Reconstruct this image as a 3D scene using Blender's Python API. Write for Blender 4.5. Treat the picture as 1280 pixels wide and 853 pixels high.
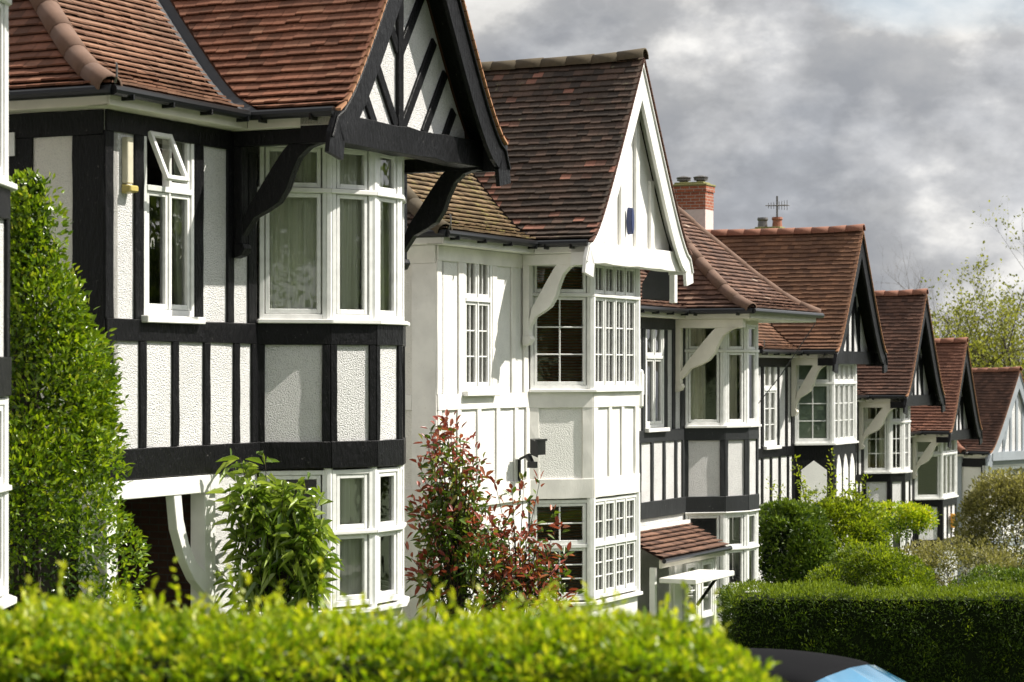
import bpy, bmesh, math, random
import numpy as np
from mathutils import Vector, Matrix
R = math.radians
random.seed(7); rng = np.random.default_rng(7)
for o in list(bpy.data.objects): bpy.data.objects.remove(o)
scn = bpy.context.scene
COL = scn.collection

# ------------------------------------------------------------------ camera
cam_d = bpy.data.cameras.new("camera"); cam = bpy.data.objects.new("camera", cam_d); COL.objects.link(cam)
cam.location = (0, 0, 0); cam.rotation_euler = (R(90), 0, 0)
cam_d.sensor_width = 36; cam_d.lens = 36 * 2900 / 1280
cam_d.shift_y = 38.5 / 1280
cam_d.clip_start = 0.2; cam_d.clip_end = 3000
cam_d.dof.use_dof = True; cam_d.dof.focus_distance = 31.0; cam_d.dof.aperture_fstop = 3.6
scn.camera = cam

# ------------------------------------------------------------------ world, sun, exposure
SUN_AZ = math.atan2(0.9906, 0.137)       # angle clockwise from +Y
SUN_EL = R(48)
world = bpy.data.worlds.new("World"); scn.world = world; world.use_nodes = True
nt = world.node_tree; nt.nodes.clear()
def wn(t, **k):
    n = nt.nodes.new(t)
    for a, b in k.items(): setattr(n, a, b)
    return n
L = nt.links.new
out = wn('ShaderNodeOutputWorld'); bg = wn('ShaderNodeBackground'); bg.inputs[1].default_value = 0.1
sky = wn('ShaderNodeTexSky', sky_type='NISHITA', sun_disc=False, sun_elevation=SUN_EL, sun_rotation=SUN_AZ)
sky.air_density = 1.0; sky.dust_density = 1.5
tc = wn('ShaderNodeTexCoord')
sep = wn('ShaderNodeSeparateXYZ'); L(tc.outputs['Generated'], sep.inputs[0])
mp = wn('ShaderNodeMapping'); mp.inputs['Scale'].default_value = (3.2, 3.2, 6.5); mp.inputs['Location'].default_value = (0.9, 0.35, 1.72)
L(tc.outputs['Generated'], mp.inputs[0])
n1 = wn('ShaderNodeTexNoise'); n1.inputs['Scale'].default_value = 1.3; n1.inputs['Detail'].default_value = 9; n1.inputs['Roughness'].default_value = .52; n1.inputs['Distortion'].default_value = .25
L(mp.outputs[0], n1.inputs[0])
n2 = wn('ShaderNodeTexNoise'); n2.inputs['Scale'].default_value = 2.5; n2.inputs['Detail'].default_value = 8; n2.inputs['Roughness'].default_value = .56
mp2 = wn('ShaderNodeMapping'); mp2.inputs['Scale'].default_value = (3.0, 3.0, 4.8); mp2.inputs['Location'].default_value = (4.1, 2.35, .6)
L(tc.outputs['Generated'], mp2.inputs[0]); L(mp2.outputs[0], n2.inputs[0])
cov = wn('ShaderNodeValToRGB'); cov.color_ramp.elements[0].position = .28; cov.color_ramp.elements[1].position = .44
L(n1.outputs[0], cov.inputs[0])
shade = wn('ShaderNodeValToRGB')
e = shade.color_ramp.elements; e[0].position = .42; e[0].color = (2.45, 2.55, 2.75, 1); e[1].position = .60; e[1].color = (4.9, 4.82, 4.66, 1)
m_ = e.new(.53); m_.color = (3.35, 3.38, 3.45, 1)
L(n2.outputs[0], shade.inputs[0])
mp3 = wn('ShaderNodeMapping'); mp3.inputs['Scale'].default_value = (3.0, 3.0, 4.8); mp3.inputs['Location'].default_value = (4.1+.05, 2.35, .6+.085)
L(tc.outputs['Generated'], mp3.inputs[0]); n3 = wn('ShaderNodeTexNoise')
for k_ in ('Scale', 'Detail', 'Roughness'): n3.inputs[k_].default_value = n2.inputs[k_].default_value
L(mp3.outputs[0], n3.inputs[0])
sb = wn('ShaderNodeMath', operation='SUBTRACT'); L(n2.outputs[0], sb.inputs[0]); L(n3.outputs[0], sb.inputs[1])
ed = wn('ShaderNodeMapRange'); ed.inputs[1].default_value = -.07; ed.inputs[2].default_value = .11; ed.inputs[3].default_value = .86; ed.inputs[4].default_value = 1.34
L(sb.outputs[0], ed.inputs[0])
lit = wn('ShaderNodeVectorMath', operation='SCALE'); L(shade.outputs[0], lit.inputs[0]); L(ed.outputs[0], lit.inputs['Scale'])
skm = wn('ShaderNodeMixRGB', blend_type='MIX'); skm.inputs[0].default_value = .7; skm.inputs[2].default_value = (2.5, 2.8, 3.0, 1)
L(sky.outputs[0], skm.inputs[1])
mix = wn('ShaderNodeMixRGB', blend_type='MIX')
L(cov.outputs[0], mix.inputs[0]); L(skm.outputs[0], mix.inputs[1]); L(lit.outputs[0], mix.inputs[2])
# brighter thin cloud high up and round the sun
sd = wn('ShaderNodeVectorMath', operation='DOT_PRODUCT')
nrm = wn('ShaderNodeVectorMath', operation='NORMALIZE'); L(tc.outputs['Generated'], nrm.inputs[0])
L(nrm.outputs[0], sd.inputs[0]); sd.inputs[1].default_value = (math.sin(SUN_AZ)*math.cos(SUN_EL), math.cos(SUN_AZ)*math.cos(SUN_EL), math.sin(SUN_EL))
mr = wn('ShaderNodeMapRange'); mr.inputs[1].default_value = .25; mr.inputs[2].default_value = 1; mr.inputs[3].default_value = 1; mr.inputs[4].default_value = 2.2
L(sd.outputs['Value'], mr.inputs[0])
mul = wn('ShaderNodeVectorMath', operation='SCALE'); L(mix.outputs[0], mul.inputs[0]); L(mr.outputs[0], mul.inputs['Scale'])
L(mul.outputs[0], bg.inputs[0]); L(bg.outputs[0], out.inputs[0])

sl = bpy.data.lights.new("sun", 'SUN'); so = bpy.data.objects.new("sun", sl); COL.objects.link(so)
sl.energy = 5.0; sl.angle = R(.55); sl.color = (1, .95, .86)
sdir = Vector((math.sin(SUN_AZ)*math.cos(SUN_EL), math.cos(SUN_AZ)*math.cos(SUN_EL), math.sin(SUN_EL)))
so.rotation_euler = sdir.to_track_quat('Z', 'Y').to_euler(); so.location = (30, 10, 40)
scn.view_settings.view_transform = 'Standard'; scn.view_settings.look = 'None'
scn.view_settings.gamma = 1; scn.view_settings.exposure = 0.70; scn.view_settings.use_curve_mapping = False

# ------------------------------------------------------------------ materials
def newmat(name):
    m = bpy.data.materials.new(name); m.use_nodes = True
    n = m.node_tree.nodes; b = n['Principled BSDF']
    return m, m.node_tree, b
def add_noise(t, scale, detail=4, rough=.55, coord='Object', vs=None):
    c = t.nodes.new('ShaderNodeTexCoord'); n = t.nodes.new('ShaderNodeTexNoise')
    n.inputs['Scale'].default_value = scale; n.inputs['Detail'].default_value = detail; n.inputs['Roughness'].default_value = rough
    if vs:
        mpn = t.nodes.new('ShaderNodeMapping'); mpn.inputs['Scale'].default_value = vs
        t.links.new(c.outputs[coord], mpn.inputs[0]); t.links.new(mpn.outputs[0], n.inputs[0])
    else: t.links.new(c.outputs[coord], n.inputs[0])
    return n
def ramp(t, src, stops):
    r = t.nodes.new('ShaderNodeValToRGB'); el = r.color_ramp.elements
    el[0].position = stops[0][0]; el[0].color = (*stops[0][1], 1); el[1].position = stops[-1][0]; el[1].color = (*stops[-1][1], 1)
    for p, c in stops[1:-1]:
        x = el.new(p); x.color = (*c, 1)
    t.links.new(src, r.inputs[0]); return r
def bump(t, b, src, strength, dist):
    bp = t.nodes.new('ShaderNodeBump'); bp.inputs['Strength'].default_value = strength; bp.inputs['Distance'].default_value = dist
    t.links.new(src, bp.inputs['Height']); t.links.new(bp.outputs[0], b.inputs['Normal']); return bp
def mixc(t, f, a, c, mode='MIX'):
    m = t.nodes.new('ShaderNodeMixRGB'); m.blend_type = mode
    for i, v in ((0, f), (1, a), (2, c)):
        if hasattr(v, 'links'): t.links.new(v, m.inputs[i])
        elif i == 0: m.inputs[0].default_value = v
        else: m.inputs[i].default_value = (*v, 1)
    return m
def m_stucco(name, col, strength=1.0, dist=.016, scale=85, sp0=.70):
    m, t, b = newmat(name)
    a = add_noise(t, 1.3, 5); r = ramp(t, a.outputs[0], [(.3, tuple(c*.86 for c in col)), (.62, col)])
    v = t.nodes.new('ShaderNodeTexVoronoi'); v.inputs['Scale'].default_value = scale; v.feature = 'F1'
    c = t.nodes.new('ShaderNodeTexCoord')
    w = add_noise(t, scale*1.3, 4, .7)
    t.links.new(c.outputs['Object'], v.inputs[0])
    ad = t.nodes.new('ShaderNodeMath'); ad.operation = 'SUBTRACT'; t.links.new(w.outputs[0], ad.inputs[0]); t.links.new(v.outputs[0], ad.inputs[1])
    sp = ramp(t, v.outputs[0], [(.0, (1, 1, 1)), (.5, (.98, .98, .975)), (.8, (sp0, sp0, sp0*1.01))])
    mm = mixc(t, .75, r.outputs[0], sp.outputs[0], 'MULTIPLY')
    t.links.new(mm.outputs[0], b.inputs['Base Color']); b.inputs['Roughness'].default_value = .9
    b.inputs['Specular IOR Level'].default_value = .2
    bump(t, b, ad.outputs[0], strength, dist); return m
def m_paint(name, col, rough=.4, bstr=.25, wear=None, bdist=.004, sc=14, spec=.5):
    m, t, b = newmat(name); b.inputs['Specular IOR Level'].default_value = spec
    n = add_noise(t, sc, 6, .65, vs=(1, 1, .35)); n2_ = add_noise(t, 2.2, 4)
    r = ramp(t, n2_.outputs[0], [(.3, tuple(c*.8 for c in col)), (.65, col)])
    src = r.outputs[0]
    if wear:
        w = add_noise(t, 26, 8, .7); k = ramp(t, w.outputs[0], [(.63, (0, 0, 0)), (.69, (1, 1, 1))])
        src = mixc(t, k.outputs[0], src, wear).outputs[0]
    t.links.new(src, b.inputs['Base Color']); b.inputs['Roughness'].default_value = rough
    bump(t, b, n.outputs[0], bstr, bdist); return m
def m_plain(name, col, rough=.6, metal=0, spec=.5):
    m, t, b = newmat(name)
    n = add_noise(t, 9, 5); r = ramp(t, n.outputs[0], [(.3, tuple(c*.82 for c in col)), (.7, col)])
    t.links.new(r.outputs[0], b.inputs['Base Color']); b.inputs['Roughness'].default_value = rough; b.inputs['Metallic'].default_value = metal
    b.inputs['Specular IOR Level'].default_value = spec
    return m
def m_tile(name, stops, moss=None, mossamt=.6, patch=None):
    m, t, b = newmat(name)
    a = t.nodes.new('ShaderNodeAttribute'); a.attribute_name = 'tint'
    r = ramp(t, a.outputs['Fac'], stops)
    n = add_noise(t, 30, 6, .7); v = ramp(t, n.outputs[0], [(.3, (.68, .68, .68)), (.7, (1.1, 1.1, 1.1))])
    c = mixc(t, .85, r.outputs[0], v.outputs[0], 'MULTIPLY')
    big = add_noise(t, 1.1, 5, .6); bv = ramp(t, big.outputs[0], [(.35, (.66, .68, .7)), (.62, (1.08, 1.05, 1.03))])
    c = mixc(t, .7, c.outputs[0], bv.outputs[0], 'MULTIPLY')
    src = c.outputs[0]
    if moss:
        w = add_noise(t, 5.5, 9, .72); k = ramp(t, w.outputs[0], [(mossamt, (0, 0, 0)), (mossamt+.09, (1, 1, 1))])
        src = mixc(t, k.outputs[0], src, moss).outputs[0]
    t.links.new(src, b.inputs['Base Color']); b.inputs['Roughness'].default_value = .78; b.inputs['Specular IOR Level'].default_value = .3
    bump(t, b, n.outputs[0], .5, .004); return m
def m_leaf(name, stops, trans=.35, rough=.42, spec=.4):
    m, t, b = newmat(name)
    a = t.nodes.new('ShaderNodeAttribute'); a.attribute_name = 'tint'
    r = ramp(t, a.outputs['Fac'], stops)
    t.links.new(r.outputs[0], b.inputs['Base Color']); b.inputs['Roughness'].default_value = rough; b.inputs['Specular IOR Level'].default_value = spec
    tr = t.nodes.new('ShaderNodeBsdfTranslucent')
    br = mixc(t, 1, r.outputs[0], (1.5, 1.5, .8), 'MULTIPLY'); t.links.new(br.outputs[0], tr.inputs[0])
    mx = t.nodes.new('ShaderNodeMixShader'); mx.inputs[0].default_value = trans
    t.links.new(b.outputs[0], mx.inputs[1]); t.links.new(tr.outputs[0], mx.inputs[2])
    t.links.new(mx.outputs[0], t.nodes['Material Output'].inputs[0]); return m
def m_glass(name, refl=.12):
    m, t, b = newmat(name); t.nodes.remove(b)
    tp = t.nodes.new('ShaderNodeBsdfTransparent'); tp.inputs[0].default_value = (.96, .98, .95, 1)
    gl = t.nodes.new('ShaderNodeBsdfGlossy'); gl.inputs['Roughness'].default_value = .015
    n = add_noise(t, 2.5, 2); bp = t.nodes.new('ShaderNodeBump'); bp.inputs['Strength'].default_value = .12; bp.inputs['Distance'].default_value = .02
    t.links.new(n.outputs[0], bp.inputs['Height']); t.links.new(bp.outputs[0], gl.inputs['Normal'])
    fr = t.nodes.new('ShaderNodeFresnel'); fr.inputs[0].default_value = 1.55
    ma = t.nodes.new('ShaderNodeMath'); ma.operation = 'MULTIPLY_ADD'; ma.inputs[1].default_value = 1.5; ma.inputs[2].default_value = refl; ma.use_clamp = True
    t.links.new(fr.outputs[0], ma.inputs[0])
    mx = t.nodes.new('ShaderNodeMixShader'); t.links.new(ma.outputs[0], mx.inputs[0]); t.links.new(tp.outputs[0], mx.inputs[1]); t.links.new(gl.outputs[0], mx.inputs[2])
    t.links.new(mx.outputs[0], t.nodes['Material Output'].inputs[0]); return m
def m_brick(name, c1, c2, mortar):
    m, t, b = newmat(name)
    c = t.nodes.new('ShaderNodeTexCoord'); sp = t.nodes.new('ShaderNodeSeparateXYZ'); t.links.new(c.outputs['Object'], sp.inputs[0])
    ad = t.nodes.new('ShaderNodeMath'); t.links.new(sp.outputs[0], ad.inputs[0]); t.links.new(sp.outputs[1], ad.inputs[1])
    cb = t.nodes.new('ShaderNodeCombineXYZ'); t.links.new(ad.outputs[0], cb.inputs[0]); t.links.new(sp.outputs[2], cb.inputs[1])
    br = t.nodes.new('ShaderNodeTexBrick'); t.links.new(cb.outputs[0], br.inputs[0])
    br.inputs['Scale'].default_value = 1; br.inputs['Brick Width'].default_value = .225; br.inputs['Row Height'].default_value = .075; br.inputs['Mortar Size'].default_value = .008
    br.inputs['Color1'].default_value = (*c1, 1); br.inputs['Color2'].default_value = (*c2, 1); br.inputs['Mortar'].default_value = (*mortar, 1)
    n = add_noise(t, 20, 5); v = ramp(t, n.outputs[0], [(.3, (.7, .7, .7)), (.7, (1.1, 1.1, 1.1))])
    x = mixc(t, .8, br.outputs[0], v.outputs[0], 'MULTIPLY')
    t.links.new(x.outputs[0], b.inputs['Base Color']); b.inputs['Roughness'].default_value = .85
    bump(t, b, br.outputs['Fac'], -.4, .006); return m

M = {}
M['stucco'] = m_stucco('pebbledash', (.86, .85, .84))
M['stucco_c'] = m_stucco('cream_render', (.80, .775, .72), .6, .010, 60, .85)
M['stucco_w'] = m_stucco('white_render', (.83, .82, .79), .6, .010, 60, .9)
M['black'] = m_paint('black_timber_paint', (.006, .006, .007), .38, 1, (.09, .085, .08), .022, 22, .2)
M['charcoal'] = m_paint('charcoal_timber_paint', (.028, .03, .032), .5, .7, (.16, .15, .14), .007, 14, .25)
M['greyt'] = m_paint('grey_timber_paint', (.30, .33, .36), .5, .4, None)
M['white'] = m_paint('white_gloss_paint', (.82, .81, .78), .38, .18, None)
M['upvc'] = m_plain('white_window_frame', (.84, .84, .82), .3)
M['cream'] = m_paint('cream_paint', (.74, .70, .60), .5, .25, None)
M['whitet'] = m_paint('white_timber_paint', (.82, .80, .755), .5, .5, (.6, .56, .48), .008)
M['gutter'] = m_plain('black_gutter', (.008, .009, .010), .3, spec=.35)
M['lead'] = m_plain('lead_flashing', (.045, .047, .052), .6)
M['dark'] = m_plain('dark_interior', (.10, .09, .08), .9)
M['room'] = m_plain('room_wall', (.30, .27, .22), .9)
M['glass'] = m_glass('window_glass', .05)
def m_cloth(name, col):
    m, t, b = newmat(name); b.inputs['Base Color'].default_value = (*col, 1); b.inputs['Roughness'].default_value = .95
    tr = t.nodes.new('ShaderNodeBsdfTranslucent'); tr.inputs[0].default_value = (*col, 1)
    mx = t.nodes.new('ShaderNodeMixShader'); mx.inputs[0].default_value = .2
    t.links.new(b.outputs[0], mx.inputs[1]); t.links.new(tr.outputs[0], mx.inputs[2]); t.links.new(mx.outputs[0], t.nodes['Material Output'].inputs[0]); return m
M['curtain_g'] = m_cloth('sage_curtain', (.93, .95, .80))
M['curtain_c'] = m_cloth('cream_curtain', (.93, .88, .74))
M['blind'] = m_plain('pale_green_blind', (.36, .43, .38), .9)
M['brick'] = m_brick('red_brick', (.26, .07, .035), (.34, .10, .045), (.35, .30, .25))
M['brickd'] = m_brick('dark_brick', (.045, .018, .014), (.06, .024, .017), (.05, .042, .038))
M['pink'] = m_plain('pinkish_render', (.66, .56, .52), .9)
M['pot'] = m_plain('clay_pot', (.32, .12, .07), .8)
M['moss'] = m_plain('mossy_mortar', (.22, .21, .08), .95)
M['metal'] = m_plain('dull_metal', (.18, .17, .16), .45, .8)
M['plastic'] = m_plain('ivory_plastic', (.62, .58, .44), .4)
M['yellowp'] = m_plain('yellowed_plastic', (.50, .40, .12), .4)
M['blue'] = m_plain('navy_plastic', (.02, .035, .12), .3)
M['amber'] = m_plain('amber_plastic', (.70, .32, .03), .35)
M['tile1'] = m_tile('red_clay_tiles', [(0, (.125, .056, .032)), (.3, (.185, .078, .045)), (.8, (.24, .102, .060)), (1, (.28, .14, .085))], (.12, .085, .055), .62)
M['tile1b'] = m_tile('sanded_clay_tiles', [(0, (.18, .092, .058)), (.5, (.235, .125, .078)), (1, (.30, .17, .11))], (.15, .11, .07), .60)
M['tile2'] = m_tile('weathered_clay_tiles', [(0, (.045, .034, .027)), (.5, (.075, .054, .041)), (.95, (.11, .070, .052)), (.975, (.20, .095, .066)), (1, (.32, .145, .10))], (.16, .15, .09), .62)
M['tile2m'] = m_tile('mossy_tiles', [(0, (.09, .06, .03)), (.5, (.17, .115, .06)), (1, (.26, .18, .10))], (.22, .19, .06), .55)
M['tile3'] = m_tile('brown_clay_tiles', [(0, (.08, .042, .030)), (.5, (.15, .080, .054)), (.97, (.22, .12, .08)), (1, (.45, .36, .28))], (.2, .13, .08), .68)
M['tile4'] = m_tile('russet_tiles', [(0, (.115, .058, .034)), (.5, (.165, .082, .046)), (1, (.22, .112, .062))], (.25, .19, .04), .72)
M['tile5'] = m_tile('umber_tiles', [(0, (.07, .037, .026)), (.5, (.105, .054, .037)), (1, (.145, .074, .050))], (.14, .1, .06), .7)
M['tile6'] = m_tile('rust_tiles', [(0, (.13, .056, .036)), (.5, (.18, .08, .050)), (1, (.24, .11, .07))], (.2, .1, .06), .7)
M['verge'] = m_plain('orange_verge_tile', (.42, .21, .11), .85)
M['vergew'] = m_plain('dark_verge_tile', (.14, .07, .05), .85)
M['ridge1'] = m_plain('terracotta_ridge', (.165, .098, .068), .9)
M['ridge2'] = m_plain('mossy_ridge', (.085, .066, .04), .95)
M['woodblind'] = m_plain('brown_wood_blind', (.38, .17, .09), .6)
M['ridge4'] = m_plain('russet_ridge', (.24, .10, .06), .85)

# ------------------------------------------------------------------ mesh helpers
class MB:
    def __init__(s): s.v = []; s.f = []
    def quadface(s, pts):
        i = len(s.v); s.v += [tuple(p) for p in pts]; s.f.append(tuple(range(i, i+len(pts))))
    def hexa(s, p):   # 8 pts: bottom 4 then top 4
        i = len(s.v); s.v += [tuple(q) for q in p]
        for a in ((0,3,2,1),(4,5,6,7),(0,1,5,4),(1,2,6,5),(2,3,7,6),(3,0,4,7)): s.f.append(tuple(i+k for k in a))
    def box(s, fr, s0, s1, t0, t1, z0, z1):
        s.hexa([fr(s0,t0,z0), fr(s1,t0,z0), fr(s1,t1,z0), fr(s0,t1,z0), fr(s0,t0,z1), fr(s1,t0,z1), fr(s1,t1,z1), fr(s0,t1,z1)])
    def rough(s, fr, s0, s1, t0, t1, z0, z1, j=.004, step=.22):
        # hand-cut timber: a box cut into lengths with slightly wandering edges
        L_ = max(s1-s0, z1-z0); n = max(1, int(L_/step)); vert = (z1-z0) > (s1-s0)
        rings = []
        for k in range(n+1):
            f = k/n; q = lambda: random.uniform(-j, j)
            if vert:
                z = z0+(z1-z0)*f; c = [(s0+q(), t0, z), (s1+q(), t0, z), (s1+q(), t1+q(), z), (s0+q(), t1+q(), z)]
            else:
                x = s0+(s1-s0)*f; c = [(x, t0, z0+q()), (x, t1+q(), z0+q()), (x, t1+q(), z1+q()), (x, t0, z1+q())]
            rings.append([len(s.v)+i for i in range(4)]); s.v += [tuple(fr(*p)) for p in c]
        for a, b in zip(rings, rings[1:]):
            for i in range(4): s.f.append((a[i], a[(i+1)%4], b[(i+1)%4], b[i]))
        s.f.append(tuple(reversed(rings[0]))); s.f.append(tuple(rings[-1]))
    def prism(s, poly_a, poly_b):   # two matching outlines
        i = len(s.v); n = len(poly_a); s.v += [tuple(p) for p in poly_a] + [tuple(p) for p in poly_b]
        s.f.append(tuple(range(i, i+n))); s.f.append(tuple(range(i+2*n-1, i+n-1, -1)))
        for k in range(n):
            l = (k+1) % n; s.f.append((i+k, i+l, i+n+l, i+n+k))
    def tube(s, pts, rad, n=8, cap=True):
        pts = [Vector(p) for p in pts]; rads = rad if isinstance(rad, (list, tuple)) else [rad]*len(pts)
        rings = []
        for k, p in enumerate(pts):
            d = (pts[min(k+1, len(pts)-1)] - pts[max(k-1, 0)]).normalized()
            up = Vector((0,0,1)) if abs(d.z) < .95 else Vector((1,0,0))
            x = d.cross(up).normalized(); y = x.cross(d)
            rings.append(range(len(s.v), len(s.v)+n))
            for i in range(n):
                a = 2*math.pi*i/n; s.v.append(tuple(p + (x*math.cos(a) + y*math.sin(a))*rads[k]))
        for a, b in zip(rings, rings[1:]):
            for i in range(n): s.f.append((a[i], a[(i+1)%n], b[(i+1)%n], b[i]))
        if cap: s.f.append(tuple(reversed(rings[0]))); s.f.append(tuple(rings[-1]))
    def build(s, name, mat, parent=None, bevel=0, smooth=False, fix=True, tint=None):
        me = bpy.data.meshes.new(name); me.from_pydata(s.v, [], s.f)
        if fix:
            bm = bmesh.new(); bm.from_mesh(me); bmesh.ops.recalc_face_normals(bm, faces=bm.faces); bm.to_mesh(me); bm.free()
        me.materials.append(mat)
        if smooth: me.polygons.foreach_set('use_smooth', [True]*len(me.polygons))
        if tint is not None:
            a = me.attributes.new('tint', 'FLOAT', 'FACE'); a.data.foreach_set('value', np.array(tint, dtype=np.float32))
        o = bpy.data.objects.new(name, me); COL.objects.link(o)
        if parent: o.parent = parent
        if bevel:
            b = o.modifiers.new('bevel', 'BEVEL'); b.width = bevel; b.segments = 1; b.limit_method = 'ANGLE'; b.angle_limit = R(50)
        return o
def tag(o, label=None, cat=None, group=None, kind=None):
    if label: o['label'] = label
    if cat: o['category'] = cat
    if group: o['group'] = group
    if kind: o['kind'] = kind
    return o
def empty(name, loc, rz=0, **k):
    o = bpy.data.objects.new(name, None); COL.objects.link(o); o.location = loc; o.rotation_euler = (0, 0, rz); o.empty_display_size = .3
    return tag(o, **k)
def frame(o, d):   # facet frame in a house's (u, w) plan; returns local point (x=u, y=-w)
    ou, ow = o; l = math.hypot(*d); du, dw = d[0]/l, d[1]/l
    return lambda s, t, z: (ou + s*du - t*dw, -(ow + s*dw + t*du), z)

# ------------------------------------------------------------------ terrain
PROF_Y = [-80, 0, 25, 34, 43, 53, 64, 73, 82, 120, 300, 900]
PROF_Z = [3.0, -1.7, -3.2, -4.0, -4.75, -5.42, -6.5, -7.75, -8.65, -11.5, -16, -20]
def row_x(y): return -10.2 + .335*y
def gz(x, y):
    z = float(np.interp(y, PROF_Y, PROF_Z)); off = x - row_x(y)
    f = min(max((off-2.5)/4.0, 0), 1) * min(max((y-2)/10.0, 0), 1)
    return z - .75*f*f*(3-2*f)
M['grass'] = None
m, t, b = newmat('garden_grass'); M['grass'] = m
n = add_noise(t, 1.2, 8, .7); r = ramp(t, n.outputs[0], [(.3, (.035, .06, .015)), (.55, (.055, .09, .02)), (.75, (.09, .08, .045))]); t.links.new(r.outputs[0], b.inputs['Base Color']); b.inputs['Roughness'].default_value = .9
M['asphalt'] = m_plain('asphalt', (.055, .055, .056), .85); M['paving'] = m_plain('paving', (.26, .25, .23), .85); M['kerb'] = m_plain('kerb_stone', (.33, .32, .3), .8)
ys = sorted(set(list(np.linspace(-60, 120, 61)) + [150, 200, 300, 450, 700, 900]))
offs = [-400, -150, -60, -20, -5, 0, 2.5, 3.5, 4.5, 5.5, 6.5, 9.0, 11.2, 11.201, 18.5, 18.501, 20.6, 30, 60, 150, 400]
mb = MB()
for y in ys:
    for f_ in offs:
        x = row_x(min(y, 160)) + f_
        z = gz(x, y) - (.12 if 11.2005 < f_ < 18.5005 else 0)
        mb.v.append((x, y, z))
nn = len(offs)
for i in range(len(ys)-1):
    for j in range(nn-1): mb.f.append((i*nn+j, i*nn+j+1, (i+1)*nn+j+1, (i+1)*nn+j))
tag(mb.build('ground', M['grass'], fix=False), kind='structure')
def strip(name, mat, f0, f1, dz, y0=-55, y1=150, thick=None):
    b_ = MB(); yy = [y for y in ys if y0 <= y <= y1]
    for y in yy:
        for f_ in (f0, f1):
            x = row_x(y)+f_; z = gz(x, y)+dz; b_.v.append((x, y, z))
            b_.v.append((x, y, z-(thick or .02)))
    for i in range(len(yy)-1):
        a = i*4; c = a+4
        b_.f += [(a, a+2, c+2, c), (a+1, c+1, c+3, a+3), (a, c, c+1, a+1), (a+2, a+3, c+3, c+2)]
    return tag(b_.build(name, mat), kind='structure')
strip('road', M['asphalt'], 11.33, 18.37, -.115, thick=.01)
strip('pavement', M['paving'], 9.1, 11.19, .006, thick=.004)
strip('pavement', M['paving'], 18.51, 20.5, .006, thick=.004)
strip('kerb', M['kerb'], 11.205, 11.33, .012, thick=.2); strip('kerb', M['kerb'], 18.37, 18.495, .012, thick=.2)

# ------------------------------------------------------------------ roof pieces
def _curve(sl_, k, tau, n=400, rm=4.5):
    xs = np.linspace(0, rm, n); zs = sl_*xs - k*(1-np.exp(-xs/tau)); return xs, zs
_gx, _gz = _curve(1.60, .35, .30); _mx, _mz = _curve(.97, .35, .45)   # bell-cast: flatter at the eave
def gp(r):  return float(np.interp(r, _gx, _gz))             # steep gable / side slope (run -> rise)
def gpi(z): return float(np.interp(z, _gz, _gx))
def mp_(r): return float(np.interp(r, _mx, _mz))             # shallower street slope
def mpi(z): return float(np.interp(z, _mz, _mx))
TOP = 2.85
def slope_tiles(mb, tint, base, e, r, prof, rmax, lims, z0, gauge=.116, tw=.168, jit=.0035, thick=.058, patchy=None):
    """base, e, r in (u,w) plan; lims(rise)->(h0,h1). Adds deck and tiles."""
    def P(h, run, up=0):
        return (base[0]+e[0]*h+r[0]*run, -(base[1]+e[1]*h+r[1]*run), z0+prof(run)+up)
    runs = [0.0]; ds = .01; s = 0; x = 0
    while x < rmax:
        sl_ = (prof(x+.01)-prof(x))/.01; x2 = x + gauge/math.sqrt(1+sl_*sl_); x = x2; runs.append(min(x, rmax))
        if x >= rmax: break
    for k in range(len(runs)-1):
        ra, rb = runs[k], runs[k+1]; za, zb = prof(ra), prof(rb)
        a0, a1 = lims(za); b0, b1 = lims(zb)
        if a1-a0 < .02: continue
        mb.quadface([P(a0, ra, -.02), P(a1, ra, -.02), P(max(b1, b0), rb, -.02), P(b0, rb, -.02)]); tint.append(0)
        off = (k % 2)*tw/2; i0 = int(math.floor((a0-off)/tw))-1; i1 = int(math.ceil((a1-off)/tw))+1
        cj = random.uniform(-.003, .003)
        for i in range(i0, i1):
            h0 = off+i*tw+.0015; h1 = h0+tw-.003
            c = lambda h, lo, hi: min(max(h, lo), hi)
            p0, p1 = c(h0, a0, a1), c(h1, a0, a1); q0, q1 = c(h0, b0, b1), c(h1, b0, b1)
            if p1-p0 < .004 and q1-q0 < .004: continue
            lift = thick+random.uniform(-jit, jit*1.6)+cj; dj = random.uniform(-.006, .004); ti = random.random()
            if patchy and patchy(h0, ra): ti = random.uniform(.965, 1)
            sk = random.uniform(-.003, .003)
            r0 = max(ra+dj, 0) if k else ra-.012
            A, B = P(p0, r0, lift), P(p1, r0, lift+sk); C, D = P(q1, min(rb+.03, rmax), .003), P(q0, min(rb+.03, rmax), .003)
            E, F = P(p1, r0+.004, lift-.020), P(p0, r0+.004, lift-.020)
            n_ = len(mb.v); mb.v += [A, B, C, D, E, F]; mb.f.append((n_, n_+1, n_+2, n_+3)); tint.append(ti)
            mb.f.append((n_, n_+5, n_+4, n_+1)); tint.append(ti*.9)
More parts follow.
